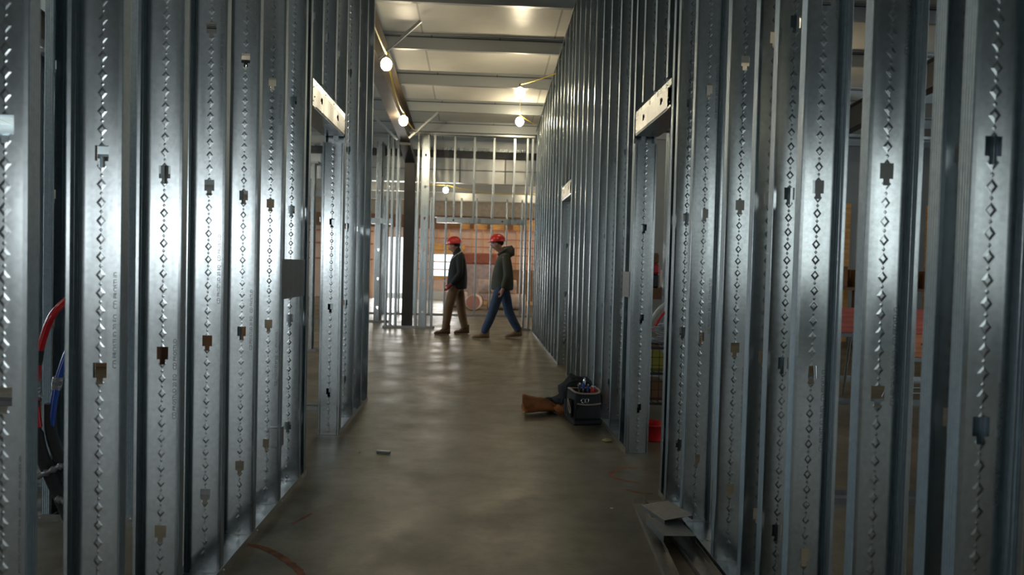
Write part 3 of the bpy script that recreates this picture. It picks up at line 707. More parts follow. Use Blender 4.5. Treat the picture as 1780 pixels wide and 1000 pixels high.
# ------------------------------------------------------------------ loose track offcuts by the right wall
def loose_track(a, b, lab, half=.05, leg=.03, m=GALV_DARK, tilt=0, inv=False):
    a, b = Vector(a), Vector(b); d = (b-a).normalized(); up = Vector((0, 0, -1 if inv else 1)); U = d.cross(Vector((0, 0, 1))).normalized()
    R = Matrix.Rotation(tilt, 3, d); U = R @ U; V = R @ up; th = .0014
    prof = [(-half, leg), (-half, 0), (half, 0), (half, leg), (half-th, leg), (half-th, th), (-half+th, th), (-half+th, leg)]
    o = MB().prism(prof, Vector(), b-a, (U, V)).build('track_offcut', m, loc=a); return tag(o, lab, 'metal track', 'loose track pieces by the right wall')
loose_track((.968, 2.3, .001), (.962, 3.86, .001), 'long dark loose track lying open side up against the right wall', half=.046, leg=.026)
loose_track((.765, 2.3, .001), (.873, 3.80, .001), 'narrow dark loose track lying askew, outermost by the right wall', half=.03, leg=.028)
loose_track((.925, 3.17, .0655), (.905, 3.42, .060), 'short track offcut lying face down across the long tracks, nearer one', half=.076, leg=.034, inv=True, m=GALV_DULL, tilt=.03)
loose_track((.965, 3.34, .088), (.915, 3.60, .074), 'short track offcut lying tilted on the stack, farther one', half=.074, leg=.022, inv=True, m=GALV_DULL, tilt=-.10)

# ------------------------------------------------------------------ little things on the floor
t = thing('conduit_offcut', 'small shiny conduit offcut lying on the concrete', 'metal tube', (-.60, 4.76, .0105), 0)
MB().tube([(-.045, .01, 0), (.045, -.01, 0)], .0095, 14, cap=False).build('tube', SCREW, t); MB().tube([(.0445, -.0099, 0), (.0452, -.01, 0)], .0088, 12).build('bore_shade', HOLE, t)  # dark plug painted as the shade inside the tube
def crumb(x, y, r, lab, m, sd):
    random.seed(sd); o = MB().ball((0, 0, 0), r, 1.4, 1, .5, 9, 6, lambda p, q: q*(.75+.5*random.random())).build('debris_lump', m, loc=(x, y, r*.45)); tag(o, lab, 'debris')
crumb(.955, 5.18, .024, 'yellowish crumb of debris on the floor before the right doorway', OLIVEPAINT, 3)
crumb(-.76, 4.78, .006, 'tiny white crumb left of the conduit offcut', WHITEPL, 4)
crumb(.72, 3.72, .006, 'tiny pale crumb left of the loose tracks', WHITEPL, 5)
def paint(pts, wd, lab):
    P = smooth([(x, y, .0008) for x, y in pts], 8); mb = MB(); vs = []
    random.seed(len(pts))
    for i, p in enumerate(P):
        d = (P[min(i+1, len(P)-1)]-P[max(i-1, 0)]).normalized(); nn = Vector((-d.y, d.x, 0)); w_ = wd*(.7+.5*random.random())
        vs += [p+nn*w_, p-nn*w_]
    mb.add(vs, [(2*i, 2*i+1, 2*i+3, 2*i+2) for i in range(len(P)-1)]); tag(mb.build('paint_mark', ORANGEPAINT), lab, 'paint mark', 'orange spray marks on the slab')
paint([(-1.0, 3.19), (-.93, 3.17), (-.84, 3.10), (-.76, 3.01), (-.70, 2.93), (-.66, 2.84)], .016, 'orange sprayed arc on the floor at the left wall')
paint([(1.03, 4.50), (.95, 4.49), (.86, 4.42), (.83, 4.34), (.86, 4.25), (.97, 4.18)], .013, 'orange sprayed arc on the floor by the right doorway')
paint([(1.0, 3.98), (.93, 4.0), (.86, 4.05)], .012, 'short orange sprayed line near the end of the loose tracks')
paint([(-.86, 3.45), (-.80, 3.6)], .008, 'faint orange sprayed dash by the left floor track')

# ------------------------------------------------------------------ tool bag
BAG = mat('black_canvas', (.018, .018, .019), .85, bump=.35, bscale=120); TRIM = mat('tan_webbing', (.36, .26, .19), .8); CHROME = mat('chrome_ring', (.75, .75, .75), .2, 1)
LEATHER = mat('brown_leather', (.42, .145, .042), .6, bump=.5, bscale=22, var=.25, vscale=9)
t = thing('tool_bag', 'open black canvas tool bag with tan trim, full of tools', 'tool bag', (.872, 5.84, 0), math.radians(9))
def tub(w0, d0, w1, d1, z0, z1, seg=4, bulge=.006):
    mb = MB(); ring = []
    for w_, d_, z in ((w0, d0, z0), ((w0+w1)/2+bulge, (d0+d1)/2+bulge, (z0+z1)/2), (w1, d1, z1)):
        r_ = .02; pts = []
        for cx, cy, a0 in ((w_/2-r_, d_/2-r_, 0), (-w_/2+r_, d_/2-r_, PI/2), (-w_/2+r_, -d_/2+r_, PI), (w_/2-r_, -d_/2+r_, 1.5*PI)):
            for k in range(seg): a = a0+k*PI/2/(seg-1); pts.append((cx+r_*math.cos(a), cy+r_*math.sin(a), z))
        ring.append(pts)
    n = len(ring[0]); vs = [p for r_ in ring for p in r_]
    fs = [(j*n+i, j*n+(i+1) % n, (j+1)*n+(i+1) % n, (j+1)*n+i) for j in range(len(ring)-1) for i in range(n)]
    mb.add(vs, fs, True); mb.add(ring[0], [tuple(range(n-1, -1, -1))]); return mb
o = tub(.225, .26, .21, .25, .045, .255).build('body', BAG, t); solid(o, .006)
MB().box(-.122, .122, -.14, .14, 0, .05, .012).build('rubber_base', BLACKPL, t)
o = tub(.20, .03, .19, .02, .06, .175, bulge=.008).build('front_pocket', BAG, t); o.location = (0, -.137, 0)
MB().tube([(-.098, -.148, .176), (-.03, -.153, .168), (.03, -.153, .169), (.098, -.148, .176)], .006, 8).build('pocket_trim', TRIM, t)
def ringpts(w_, d_, z, f=None):
    P = []
    for k in range(28):
        a = 2*PI*k/28; c_, s_ = math.cos(a), math.sin(a); q = (abs(c_)**4+abs(s_)**4)**.25
        P.append((w_/2*c_/q, d_/2*s_/q, z+(f(c_, s_) if f else 0)))
    return P
MB().tube(ringpts(.222, .262, .258, lambda c_, s_: .02*abs(c_)**3 - .006), .008, 8, closed=True).build('rim_trim', TRIM, t)
MB().tube([(-.05+.017*math.cos(a*PI/6), -.152, .20+.017*math.sin(a*PI/6)) for a in range(12)], .0035, 6, closed=True).build('ring', CHROME, t)
MB().tube([(-.02+.015*math.cos(a*PI/6), -.152, .20+.017*math.sin(a*PI/6)) for a in range(12)], .0035, 6, closed=True).build('ring', CHROME, t)
MB().tube(smooth([(.115, -.05, .25), (.14, -.03, .22), (.148, -.01, .15), (.14, .01, .10), (.125, .0, .09)]), [.016]*33, 8).build('strap', BAG, t)
MB().tube(smooth([(-.108, .12, .25), (-.10, .12, .29), (-.04, .12, .315), (.03, .12, .312), (.085, .12, .285), (.105, .12, .25)]), .011, 10).build('carry_handle', BAG, t)
for k, (yy, hh) in enumerate(((-.07, .22), (.0, .21), (.07, .2))):
    o = tub(.02, .06, .018, .055, .06, hh-.02, bulge=.006).build('side_pocket', BAG, t); o.location = (-.128, yy, 0)
MB().tube(smooth([(-.14, -.1, .14), (-.15, -.08, .19), (-.145, -.05, .20), (-.145, -.06, .15), (-.145, -.09, .11), (-.14, -.11, .10), (-.14, -.1, .14)]), .005, 8).build('webbing_loop', TRIM, t)
TB = mat('blue_handle', (.02, .07, .35), .4); TR = mat('red_handle', (.5, .02, .02), .4)
for k, (x, y, h, m_, lab) in enumerate(((-.05, -.06, .33, BLACKPL, 'black-handled tool with pale tip standing in the bag, leftmost'), (-.015, -.04, .34, TB, 'blue-handled screwdriver standing in the bag'),
                              (.02, -.05, .32, TB, 'blue-handled pliers standing in the bag'), (.05, -.06, .31, TR, 'red-handled pliers standing in the bag'), (.08, -.02, .30, TR, 'red-handled cutter at the right of the bag'), (.0, .02, .36, CHROME, 'shiny steel wrench sticking out of the bag'))):
    o = thing('hand_tool', lab, 'hand tool', (.872+x, 5.84+y, .06), 0, 'tools in the black tool bag')
    MB().tube([(0, 0, 0), (.002, 0, h*.55), (.004, 0, h-.12)], .005, 8).build('shaft', CHROME, o)
    MB().tube([(.004, 0, h-.12), (.005, 0, h-.09), (.006, -.002, h-.075)], [.010, .012, .008], 10).build('grip', m_, o)
    MB().ball((.006, -.002, h-.068), .008).build('cap', WHITEPL if k == 0 else CHROME, o)
# leather apron / pouch
def sheet(fn, nu, nv, name, m_, parent=None, th=.006):
    vs = [fn(i/nu, j/nv) for j in range(nv+1) for i in range(nu+1)]
    fs = [(j*(nu+1)+i, j*(nu+1)+i+1, (j+1)*(nu+1)+i+1, (j+1)*(nu+1)+i) for j in range(nv) for i in range(nu)]
    o = MB().add(vs, fs, True).build(name, m_, parent); solid(o, th); return o
t = thing('tool_pouch', 'brown leather tool pouch with black belt lying beside the tool bag', 'tool pouch', (.42, 6.14, 0))
def pouch(u, v):
    a = u*2*PI; taper = 1.12-.66*v; flat = .55+.1*math.sin(v*5)
    x = -.02+.30*v; ry_, rz_ = .085*taper*(1+.1*math.sin(3*a+v*4)), .075*taper
    return (x+.015*math.sin(2*a)*(1-v), ry_*math.cos(a), rz_*1.0*(1+math.sin(a)*(.95))+.006+.03*v*math.sin(v*PI)+.008*math.sin(4*a)*(1-v))
sheet(pouch, 28, 12, 'bag', LEATHER, t)
MB().ball((.30, -.03, .05), .05, 1.3, .9, .9, fn=lambda p, q: q*(1+.15*math.sin(p.x*7+p.z*5))).build('small_pocket', LEATHER, t)
MB().ball((.20, .06, .065), .065, 2.1, .9, .95, fn=lambda p, q: q*(1+.12*math.sin(p.x*6+p.y*4))).build('padded_belt', BAG, t)
MB().tube(smooth([(.03, .02, .12), (.12, -.0, .135), (.20, -.02, .11), (.27, -.04, .07)]), .008, 8).build('stitched_strap', LEATHER, t)
t = thing('padded_belt', 'black padded work belt heaped behind the tool bag', 'tool belt', (.86, 6.16, 0))
def lump(p, q): return q*(1+.14*math.sin(p.x*6+p.z*4)+.08*math.sin(p.y*9+1))
MB().ball((-.01, 0, .19), .13, 1.05, .8, 1.1, fn=lump).build('pad', BAG, t)
MB().ball((-.06, .02, .10), .11, 1.2, .9, .9, fn=lump).build('lower_pad', BAG, t)
MB().tube(smooth([(-.13, -.06, .10), (-.09, -.05, .22), (-.02, -.04, .305), (.05, -.03, .30), (.09, -.02, .22)]), .018, 10).build('strap', BAG, t)
MB().tube([(-.02, -.08, .29), (.0, -.1, .25), (.01, -.1, .19)], .006, 6).build('buckle', TRIM, t)

# ------------------------------------------------------------------ right doorway: stored things behind the wall
t = thing('bucket', 'red plastic bucket on the floor behind the right door jamb', 'bucket', (1.30, 5.27, 0))
MB().lathe([(0, .004), (.085, .004), (.088, .01), (.108, .115), (.114, .115), (.114, .125), (.104, .125), (.083, .012), (0, .012)], 28).build('shell', REDPL, t)
MB().tube([(.113*math.cos(a*PI/12), .03, .118+.0*a-.06*math.sin(a*PI/12)) for a in range(13)], .003, 6).build('handle', CHROME, t)
t = thing('wire_cart', 'black wire cart loaded with yellow and grey supplies in the right room', 'cart', (1.72, 6.35, 0))
for sx in (-.28, .28):
    for sy in (-.2, .2): MB().box(sx-.012, sx+.012, sy-.012, sy+.012, .06, .62).build('post', BLACKPL, t); MB().ball((sx, sy, .03), .03).build('caster', BLACKPL, t)
for z in (.10, .36, .58):
    mb = MB()
    for k in range(12): mb.box(-.29+k*.052, -.284+k*.052, -.2, .2, z, z+.006)
    mb.box(-.29, .29, -.205, -.195, z-.01, z+.012).box(-.29, .29, .195, .205, z-.01, z+.012).box(-.295, -.285, -.2, .2, z-.01, z+.012).box(.285, .295, -.2, .2, z-.01, z+.012)
    mb.build('shelf', BLACKPL, t)
mb = MB()
for k in range(10):
    mb.box(-.28+k*.06, -.275+k*.06, -.207, -.202, .1, .58)
for k in range(6): mb.box(-.28, .28, -.207, -.202, .15+k*.07, .155+k*.07)
mb.build('mesh_side', BLACKPL, t)
YEL = mat('yellow_bundle', (.38, .33, .05), .6, bump=.4, bscale=20)
for k, (x, z, m_, lb) in enumerate(((-.17, .37, YEL, 'yellow bag on the middle shelf of the wire cart'), (.05, .37, CARD, 'brown box on the middle shelf of the wire cart'), (-.15, .115, CARD, 'brown box on the bottom shelf of the wire cart'), (.1, .115, YEL, 'yellow bag on the bottom shelf of the wire cart'))):
    o = MB().box(-.09, .09, -.14, .14, 0, .17, .03).build('supply_box', m_, loc=(1.72+x, 6.35, z)); tag(o, lb, 'box', 'supplies on the wire cart')
# coil of grey wire mesh on the cart
t = thing('wire_coil', 'loose coil of grey wire lying on top of the wire cart', 'wire coil', (1.74, 6.36, .59))
random.seed(2); P = []
for k in range(220):
    a = k*.42; r_ = .16+.05*math.sin(k*.37)+random.uniform(-.015, .015); P.append((r_*math.cos(a)*1.2, r_*math.sin(a)*.8, .02+.16*k/220+random.uniform(-.012, .012)))
MB().tube(smooth(P, 2), .0035, 5).build('strands', mat('grey_wire', (.33, .33, .34), .4, .5), t)
# white and red tubes
tag(MB().tube(smooth([(1.45, 7.5, .0), (1.60, 7.5, .35), (1.80, 7.5, .72), (1.95, 7.5, .90), (2.2, 7.5, 1.0)]), .02, 12).build('drain_pipe', WHITEPL), 'white pipe slanting up behind the right doorway', 'pipe')
tag(MB().tube(smooth([(1.49, 7.45, .0), (1.62, 7.45, .28), (1.83, 7.45, .66), (1.98, 7.45, .85), (2.25, 7.45, .96)]), .0145, 12).build('water_pipe', REDPEX), 'red pipe slanting up behind the right doorway', 'pipe')
# shelf with red and dark tool cases beyond
t = thing('storage_shelf', 'brown timber shelf holding tool cases beyond the right doorway', 'shelf', (2.45, 9.4, 0))
MB().box(-.5, .5, -.25, .25, .88, 1.02).build('top_board', WOODDARK, t)
for sx in (-.46, .46):
    for sy in (-.2, .2): MB().box(sx-.03, sx+.03, sy-.03, sy+.03, 0, .88).build('leg', WOODDARK, t)
MB().box(-.5, .5, -.25, .25, .25, .28).build('lower_board', WOODDARK, t)
for x, z, w_, h, m_, lb in ((-.28, 1.021, .30, .18, BLACKPL, 'black tool case on the shelf beyond the right doorway'), (-.26, 1.202, .26, .13, REDPL, 'red tool case stacked on the black case'), (.1, 1.021, .3, .26, REDPL, 'larger red tool case standing right of the black case'), (-.25, 1.333, .22, .14, CARD, 'small brown box on top of the red tool case')):
    o = thing('tool_case', lb, 'tool case', (2.45+x, 9.4, z), 0, 'tool cases on the shelf')
    MB().box(-w_/2, w_/2, -.15, .15, 0, h, .02).build('shell', m_, o); MB().tube([(-.05, -.155, h*.6), (-.04, -.18, h*.6), (.04, -.18, h*.6), (.05, -.155, h*.6)], .008, 6).build('handle', BLACKPL, o); MB().box(-.035, .035, -.153, -.149, h*.2, h*.4).build('latch', WHITEPL, o)

# ------------------------------------------------------------------ red boards on sawhorses in the right room
o = MB().box(3.2, 4.62, 6.98, 7.02, .685, .93, .003).build('timber_board', REDBOARD); tag(o, 'long red painted board on edge in the right room', 'board')
t = thing('timber_board', 'orange board with a knot under the right end of the red board', 'board', (4.42, 6.995, .455))
MB().box(-.18, .20, -.02, .02, 0, .228, .003).build('plank', ORBOARD, t); MB().tube([(-.02, -.0205, .13), (-.02, -.0212, .13)], .013, 12).build('knot', HOLE, t)
def sawhorse(x, y, lb):
    t = thing('sawhorse', lb, 'sawhorse', (x, y, 0), 0, 'steel sawhorses under the red board')
    for sy in (-1, 1):
        for sx in (-1, 1): MB().tube([(sx*.26, sy*.22, .012), (sx*.2, sy*.03, .42)], .014, 8).build('leg', GALV_TRACK, t)
        MB().tube([(-.245, sy*.17, .12), (.245, sy*.17, .12)], .01, 8).build('stretcher', GALV_TRACK, t)
    MB().box(-.24, .24, -.04, .04, .41, .453, .004).build('top_rail', GALV_TRACK, t)
sawhorse(4.42, 6.995, 'steel sawhorse under the orange board'); 
t = thing('sawhorse', 'taller steel sawhorse under the left end of the red board', 'sawhorse', (3.5, 7.0, 0), 0, 'steel sawhorses under the red board')
for sy in (-1, 1):
    for sx in (-1, 1): MB().tube([(sx*.26, sy*.26, .012), (sx*.2, sy*.03, .64)], .014, 8).build('leg', GALV_TRACK, t)
MB().box(-.24, .24, -.04, .04, .64, .684, .004).build('top_rail', GALV_TRACK, t)

# stored material around the rooms
def carton(x, y, z, sx, sy, sz, lb, grp, m_=None, rz=0):
    t = thing('carton', lb, 'box', (x, y, z), rz, grp)
    MB().box(-sx/2, sx/2, -sy/2, sy/2, 0, sz, .006).build('body', m_ or CARD, t); MB().box(-sx/2-.001, sx/2+.001, -.025, .025, sz*.55, sz+.001).build('tape', mat('parcel_tape', (.30, .2, .1), .3), t)
    return t
gc = 'cartons stacked in the left rooms'
for x, y, z, sx, sz, lb in ((-5.1, 8.6, 0, .8, .52, 'lower brown carton seen left of the second stud'), (-5.08, 8.6, .522, .78, .45, 'upper brown carton on that stack'), (-4.1, 8.6, 0, .8, .5, 'lower brown carton between the left studs'), (-4.1, 8.6, .502, .8, .48, 'upper brown carton between the left studs'),
                        (-3.2, 8.9, 0, .8, .5, 'brown carton nearest the left corridor wall'), (-6.3, 8.6, 0, .9, .9, 'large brown carton at the far left')):
    carton(x, y, z, sx, .6, sz, lb, gc)
# timber rack seen through the right hand gaps
t = thing('lumber_rack', 'orange timber studs standing against the far right wall', 'lumber', (7.2, 13.4, 0))
for k in range(7): MB().box(-.75+k*.4, -.66+k*.4, -.05, .05, 0, 2.6).build('post', WOODORANGE, t)
t = thing('storage_shelf', 'dark brown shelf of boxes at the back of the right rooms', 'shelf', (6.6, 12.2, 0))
MB().box(-1.6, 1.6, -.3, .3, .55, .60).box(-1.6, 1.6, -.3, .3, 1.0, 1.05).build('boards', WOODDARK, t)
for sx in (-1.58, 0, 1.58): MB().box(sx-.03, sx+.03, -.3, .3, 0, 1.05).build('upright', WOODDARK, t)
for k in range(5):
    carton(5.4+k*.6, 12.2, 1.051, .45, .4, .3+.05*(k % 2), f"{['first','second','third','fourth','fifth'][k]} brown carton from the left on the dark shelf", 'cartons on the dark shelf')

# ------------------------------------------------------------------ hall behind: insulation rolls, pallet, cart
ROLLW = mat('roll_wrapper', (.62, .46, .38), .45, var=.25, vscale=6, bump=.3, bscale=12); ROLLP = mat('pink_fibre', (.72, .30, .22), .9, bump=.5, bscale=30)
def roll(x, y, z, r_, L, rz, lb):
    t = thing('insulation_roll', lb, 'insulation roll', (x, y, z+r_), rz, 'wrapped insulation rolls')
    MB().tube([(0, 0, 0), (0, .03, 0), (0, L/2, 0), (0, L-.03, 0), (0, L, 0)], [r_*.93, r_, r_*1.01, r_, r_*.93], 22).build('wrapper', ROLLW, t)
    MB().tube([(0, -.006, 0), (0, -.001, 0)], r_*.84, 20).build('pink_end', ROLLP, t)
roll(-.16, 20.3, 0, .22, .9, -.1, 'insulation roll on the floor, pink end facing the corridor')
roll(.25, 20.95, 0, .23, 1.1, -PI/2, 'insulation roll lying crosswise behind the taller worker')
roll(-1.05, 21.6, 0, .23, .7, -PI/2, 'insulation roll lying crosswise behind the shorter worker')
roll(-.02, 21.05, .44, .21, 1.1, -PI/2, 'insulation roll lying on top of the others')
t = thing('wrapped_pallet', 'tall grey shrink-wrapped pallet of insulation with a red-brown top', 'pallet', (-.08, 23.8, 0))
MB().box(-.65, .65, -.5, .5, 0, .12, .01).build('pallet', WOOD, t); MB().box(-.62, .62, -.48, .48, .12, 1.30, .03).build('load', mat('shrink_wrap', (.48, .36, .34), .35, var=.2, vscale=6, bump=.3, bscale=9), t)
MB().box(-.65, .65, -.5, .5, 1.30, 1.66, .04).build('top_layer', mat('red_brown_cover', (.36, .10, .06), .6, var=.2), t)
t = thing('wrapped_pallet', 'brown shrink-wrapped pallet at the right of the hall', 'pallet', (1.6, 24.2, 0))
MB().box(-.7, .7, -.5, .5, 0, .12, .01).build('pallet', WOOD, t); MB().box(-.66, .66, -.48, .48, .12, 1.15, .03).build('load', CARD, t)
t = thing('equipment_cart', 'dark equipment cart standing left of the column in the hall', 'cart', (-3.62, 20.5, 0))
MB().box(-.45, .35, -.35, .35, .25, .85, .02).build('cabinet', mat('dark_brown_paint', (.035, .025, .02), .5), t)
MB().hexa([(-.4, -.2, .85), (.3, -.2, .85), (.3, .2, .85), (-.4, .2, .85), (-.35, -.15, 1.75), (.02, -.15, 1.75), (.02, .15, 1.75), (-.35, .15, 1.75)]).build('tarp', mat('dark_tarp', (.02, .02, .022), .7, bump=.4, bscale=8), t)
for sx in (-.38, .28):
    for sy in (-.28, .28): MB().tube([(sx, sy-.03, .12), (sx, sy+.03, .12)], .12, 16).build('wheel', BLACKPL, t)
MB().box(-.46, .36, -.36, .36, .235, .25).build('deck', DARKSTEEL, t)

# ------------------------------------------------------------------ the two workers
SKIN = mat('skin', (.30, .145, .095), .55)
def skinned(name, V, edges, m_, parent, sub=2, root=0):
    """V: list of (x, y, z, radius) or (x,y,z,rx,ry)"""
    me = bpy.data.meshes.new(name); me.from_pydata([v[:3] for v in V], edges, []); o = bpy.data.objects.new(name, me); COL.objects.link(o); o.parent = parent
    o.modifiers.new('skin', 'SKIN'); sv = me.skin_vertices[0].data
    for i, v in enumerate(V): sv[i].radius = (v[3], v[4] if len(v) > 4 else v[3]); sv[i].use_root = (i == root)
    sm = o.modifiers.new('smooth', 'SUBSURF'); sm.levels = sub; sm.render_levels = sub
    o.modifiers['skin'].use_smooth_shade = True
    me.materials.append(m_); return o
def chain(n0, k): return [(n0+i, n0+i+1) for i in range(k)]

def worker(root_loc, label, J, C, extra):
    """J: joints in local metres, figure faces -X.  C: clothes materials"""
    t = thing('person', label, 'person', root_loc)
    V = []; E = []
    def add(p, r, link=None):
        V.append((*p, *(r if isinstance(r, tuple) else (r,)))); i = len(V)-1
        if link is not None: E.append((link, i))
        return i
    pel = add(J['pelvis'], (.13, .10)); ch = add(J['chest'], (.15, .11), pel); nb = add(J['neck'], .058, ch); 
    hd = Vector(J['head']); jaw = add(hd+Vector((-.012, 0, -.065)), (.062, .055), nb); skull = add(hd+Vector((.012, 0, .03)), (.088, .075), jaw); add(hd+Vector((.01, 0, .085)), (.06, .055), skull)
    add(hd+Vector((-.100, 0, -.022)), .012, jaw)   # nose
    for s, k in ((-1, 'near'), (1, 'far')):
        sh = Vector(J[k+'_shoulder']); el = Vector(J[k+'_elbow']); wr = Vector(J[k+'_wrist'])
        a = add(sh, .055, ch); b = add(el, .042, a); c = add(wr, .027, b)
        d = (wr-el).normalized(); side = Vector((-1, 0, 0)); side = (side-d*side.dot(d)).normalized(); nrm = d.cross(side)
        palm = add(wr+d*.055, (.036, .020), c)
        for f in range(4):
            base = wr+d*.085+nrm*((f-1.5)*.019); curl = -side if False else side
            L = (.036, .042, .039, .030)[f]
            p1 = add(base+d*L*.7, .0095, palm); p2 = add(base+d*L*1.3+curl*.016, .009, p1); add(base+d*L*1.35+curl*.04, .008, p2)
        th = add(wr+d*.045+side*.036, .011, palm); add(wr+d*.08+side*.052, .009, th)
    for s, k in ((-1, 'near'), (1, 'far')):
        a = add(J[k+'_hip'], .075, pel); b = add(J[k+'_knee'], .052, a); c = add(J[k+'_ankle'], .036, b); 
        f_ = Vector(J[k+'_ankle']); tt = J[k+'_toe']; add(((f_.x+tt[0])/2, f_.y, (f_.z+tt[2])/2), .03, c)
    skinned('body', V, E, SKIN, t)
    # jacket: torso, sleeves
    V.clear(); E.clear()
    hem = Vector(J['pelvis'])+Vector((0, 0, extra['hem'])); chv = Vector(J['chest']); nk = Vector(J['neck'])
    q_ = extra.get('bulk', 1); a = add(hem, (.172*q_, .195)); a = add(hem+Vector((0, 0, .03)), (.174*q_, .197), a); b = add(hem.lerp(chv, .5), (.172*q_, .195), a); c = add(chv+Vector((0, 0, .03)), (.165*q_, .205), b); e = add(nk+Vector((.01, 0, -.06)), (.10, .13), c); add(nk+Vector((.004, 0, .05)), (.072, .072), e)
    for k in ('near', 'far'):
        sh = Vector(J[k+'_shoulder']); el = Vector(J[k+'_elbow']); wr = Vector(J[k+'_wrist'])
        p = add(sh, .075, c); p = add(sh.lerp(el, .5), .068, p); p = add(el, .062, p); p = add(el.lerp(wr, .5), .056, p); add(wr-(wr-el).normalized()*.01, .046, p)
    skinned('jacket', V, E, C['jacket'], t)
    # trousers
    V.clear(); E.clear()
    pv = Vector(J['pelvis']); a = add(pv+Vector((0, 0, .08)), (.125, .155)); b = add(pv-Vector((0, 0, .02)), (.13, .16), a)
    for k in ('near', 'far'):
        h = Vector(J[k+'_hip']); kn = Vector(J[k+'_knee']); an = Vector(J[k+'_ankle'])
        p = add(h-Vector((0, 0, .04)), .102, b); p = add(h.lerp(kn, .5), .098, p); p = add(kn, .086, p); p = add(kn.lerp(an, .5), .080, p); p = add(an+Vector((0, 0, .05)), .072, p); add(an+Vector((0, 0, -.012)), .072, p)
    skinned('trousers', V, E, C['trousers'], t)
    # boots
    for k in ('near', 'far'):
        an = Vector(J[k+'_ankle']); to = Vector(J[k+'_toe']); heel = Vector(J[k+'_heel'])
        L_ = heel.x+.03-to.x; ns, nr = 15, 14; vs = []
        for a_ in range(ns+1):
            u = a_/ns; x_ = to.x-.01+u*L_; zb = to.z+(heel.z-to.z)*u
            wd = .046*(math.sin(min(1, (u+.04)/.30)*PI/2)**.6)*(1 if u < .8 else 1-.3*((u-.8)/.2)**2)
            ht = (.055*math.sin(min(1, (u+.08)/.3)*PI/2)+.105*max(0, min(1, (u-.30)/.35))**1.3)
            for b_ in range(nr):
                an_ = 2*PI*b_/nr; cz = .5+.5*math.sin(an_)
                vs.append((x_, an.y+wd*math.cos(an_)*(1-.25*cz), zb+.018+ht*cz))
        fs_ = [(a_*nr+b_, a_*nr+(b_+1) % nr, (a_+1)*nr+(b_+1) % nr, (a_+1)*nr+b_) for a_ in range(ns) for b_ in range(nr)]
        bt = MB().add(vs, fs_+[tuple(range(nr-1, -1, -1)), tuple(range(ns*nr, ns*nr+nr))], True).build('boot', C['boot'], t)
        sd = (heel-to).normalized(); up = Vector((0, 0, 1))
        prof = [(-.048, 0), (.048, 0), (.048, .022), (-.048, .022)]
        MB().prism(prof, to+Vector((0, 0, 0)), heel, (Vector((0, 1, 0)), up)).build('sole', C['sole'], bt)
    # hard hat
    hc = hd+Vector((.012, 0, .055)); R = Matrix.Rotation(extra.get('tilt', 0), 3, 'Y')
    def hatfn(p, q):
        q = Vector((q.x*1.12, q.y*.95, max(q.z, -.012)))
        q.z += .010*math.exp(-(q.y/.02)**2) if p.z > .2 else 0
        return R @ q
    hat = MB().ball(hc, .119, seg=24, rings=14, sz=.95, fn=hatfn).build('hard_hat', C['hat'], t)
    brim = []
    for k in range(28):
        a = 2*PI*k/28; f = 1+.24*max(0, -math.cos(a))**2; q = Vector((.134*math.cos(a)*f, .116*math.sin(a), -.008-.012*max(0, -math.cos(a)))); brim.append(hc+R @ q)
    MB().tube(brim, .006, 6, closed=True).build('brim_edge', C['hat'], hat)
    vs = []
    for k in range(28):
        a = 2*PI*k/28; vs.append(brim[k]); vs.append(hc+R @ Vector((.12*math.cos(a), .108*math.sin(a), -.004)))
    o = MB().add(vs, [(2*k, 2*((k+1) % 28), 2*((k+1) % 28)+1, 2*k+1) for k in range(28)], True).build('brim', C['hat'], hat); solid(o, .004, 0)
    MB().box(-.004, .004, -.02, .02, 0, .012).build('badge', WHITEPL, hat).location = hc+R @ Vector((-.128, 0, .03))
    # hair / beanie band under the hat, ears, eyes
    MB().ball(hd+Vector((.022, 0, .025)), .094, 1.0, .88, .75, fn=lambda p, q: q if p.z > -.75 else q*.98).build(extra['hairname'], C['hair'], t).location = (0.006, 0, 0)
    for s in (-1, 1):
        MB().ball(hd+Vector((.004, s*.083, -.008)), .026, .7, .4, 1.15, 10, 8).build('ear', SKIN, t)
        MB().ball(hd+Vector((-.083, s*.032, .006)), .010, .6, 1, .8, 8, 6).build('eye', WHITEPL, t)
        MB().ball(hd+Vector((-.089, s*.033, .006)), .005, .6, 1, 1, 8, 6).build('pupil', BLACKPL, t)
        MB().tube([hd+Vector((-.09, s*.018, .024)), hd+Vector((-.088, s*.036, .029)), hd+Vector((-.078, s*.05, .024))], .004, 6).build('eyebrow', C['brow'], t)
    MB().tube([hd+Vector((-.078, -.022, -.066)), hd+Vector((-.086, 0, -.064)), hd+Vector((-.078, .022, -.066))], .0055, 6).build('mouth', mat('lips', (.34, .11, .09), .5), t)
    return t, hd, hc
RED = mat('red_hard_hat', (.50, .014, .012), .28, coat=.3)
JBLK = mat('black_jacket_cloth', (.010, .010, .011), .85, bump=.4, bscale=14); TANP = mat('brown_work_trousers', (.125, .063, .026), .8, bump=.5, bscale=12, var=.15, vscale=6)
OLIVE = mat('olive_grey_hoodie', (.045, .046, .034), .9, bump=.5, bscale=12, var=.15, vscale=8); JEANS = mat('blue_jeans', (.018, .036, .078), .8, bump=.5, bscale=12, var=.25, vscale=7)
BOOT = mat('brown_boot_leather', (.11, .048, .022), .6, bump=.3); BOOT2 = mat('tan_boot_leather', (.18, .105, .05), .65, bump=.3); SOLE = mat('boot_sole', (.16, .11, .07), .7); SOLE2 = mat('pale_boot_sole', (.30, .23, .15), .7)
DARKH = mat('dark_hair', (.012, .010, .009), .8)
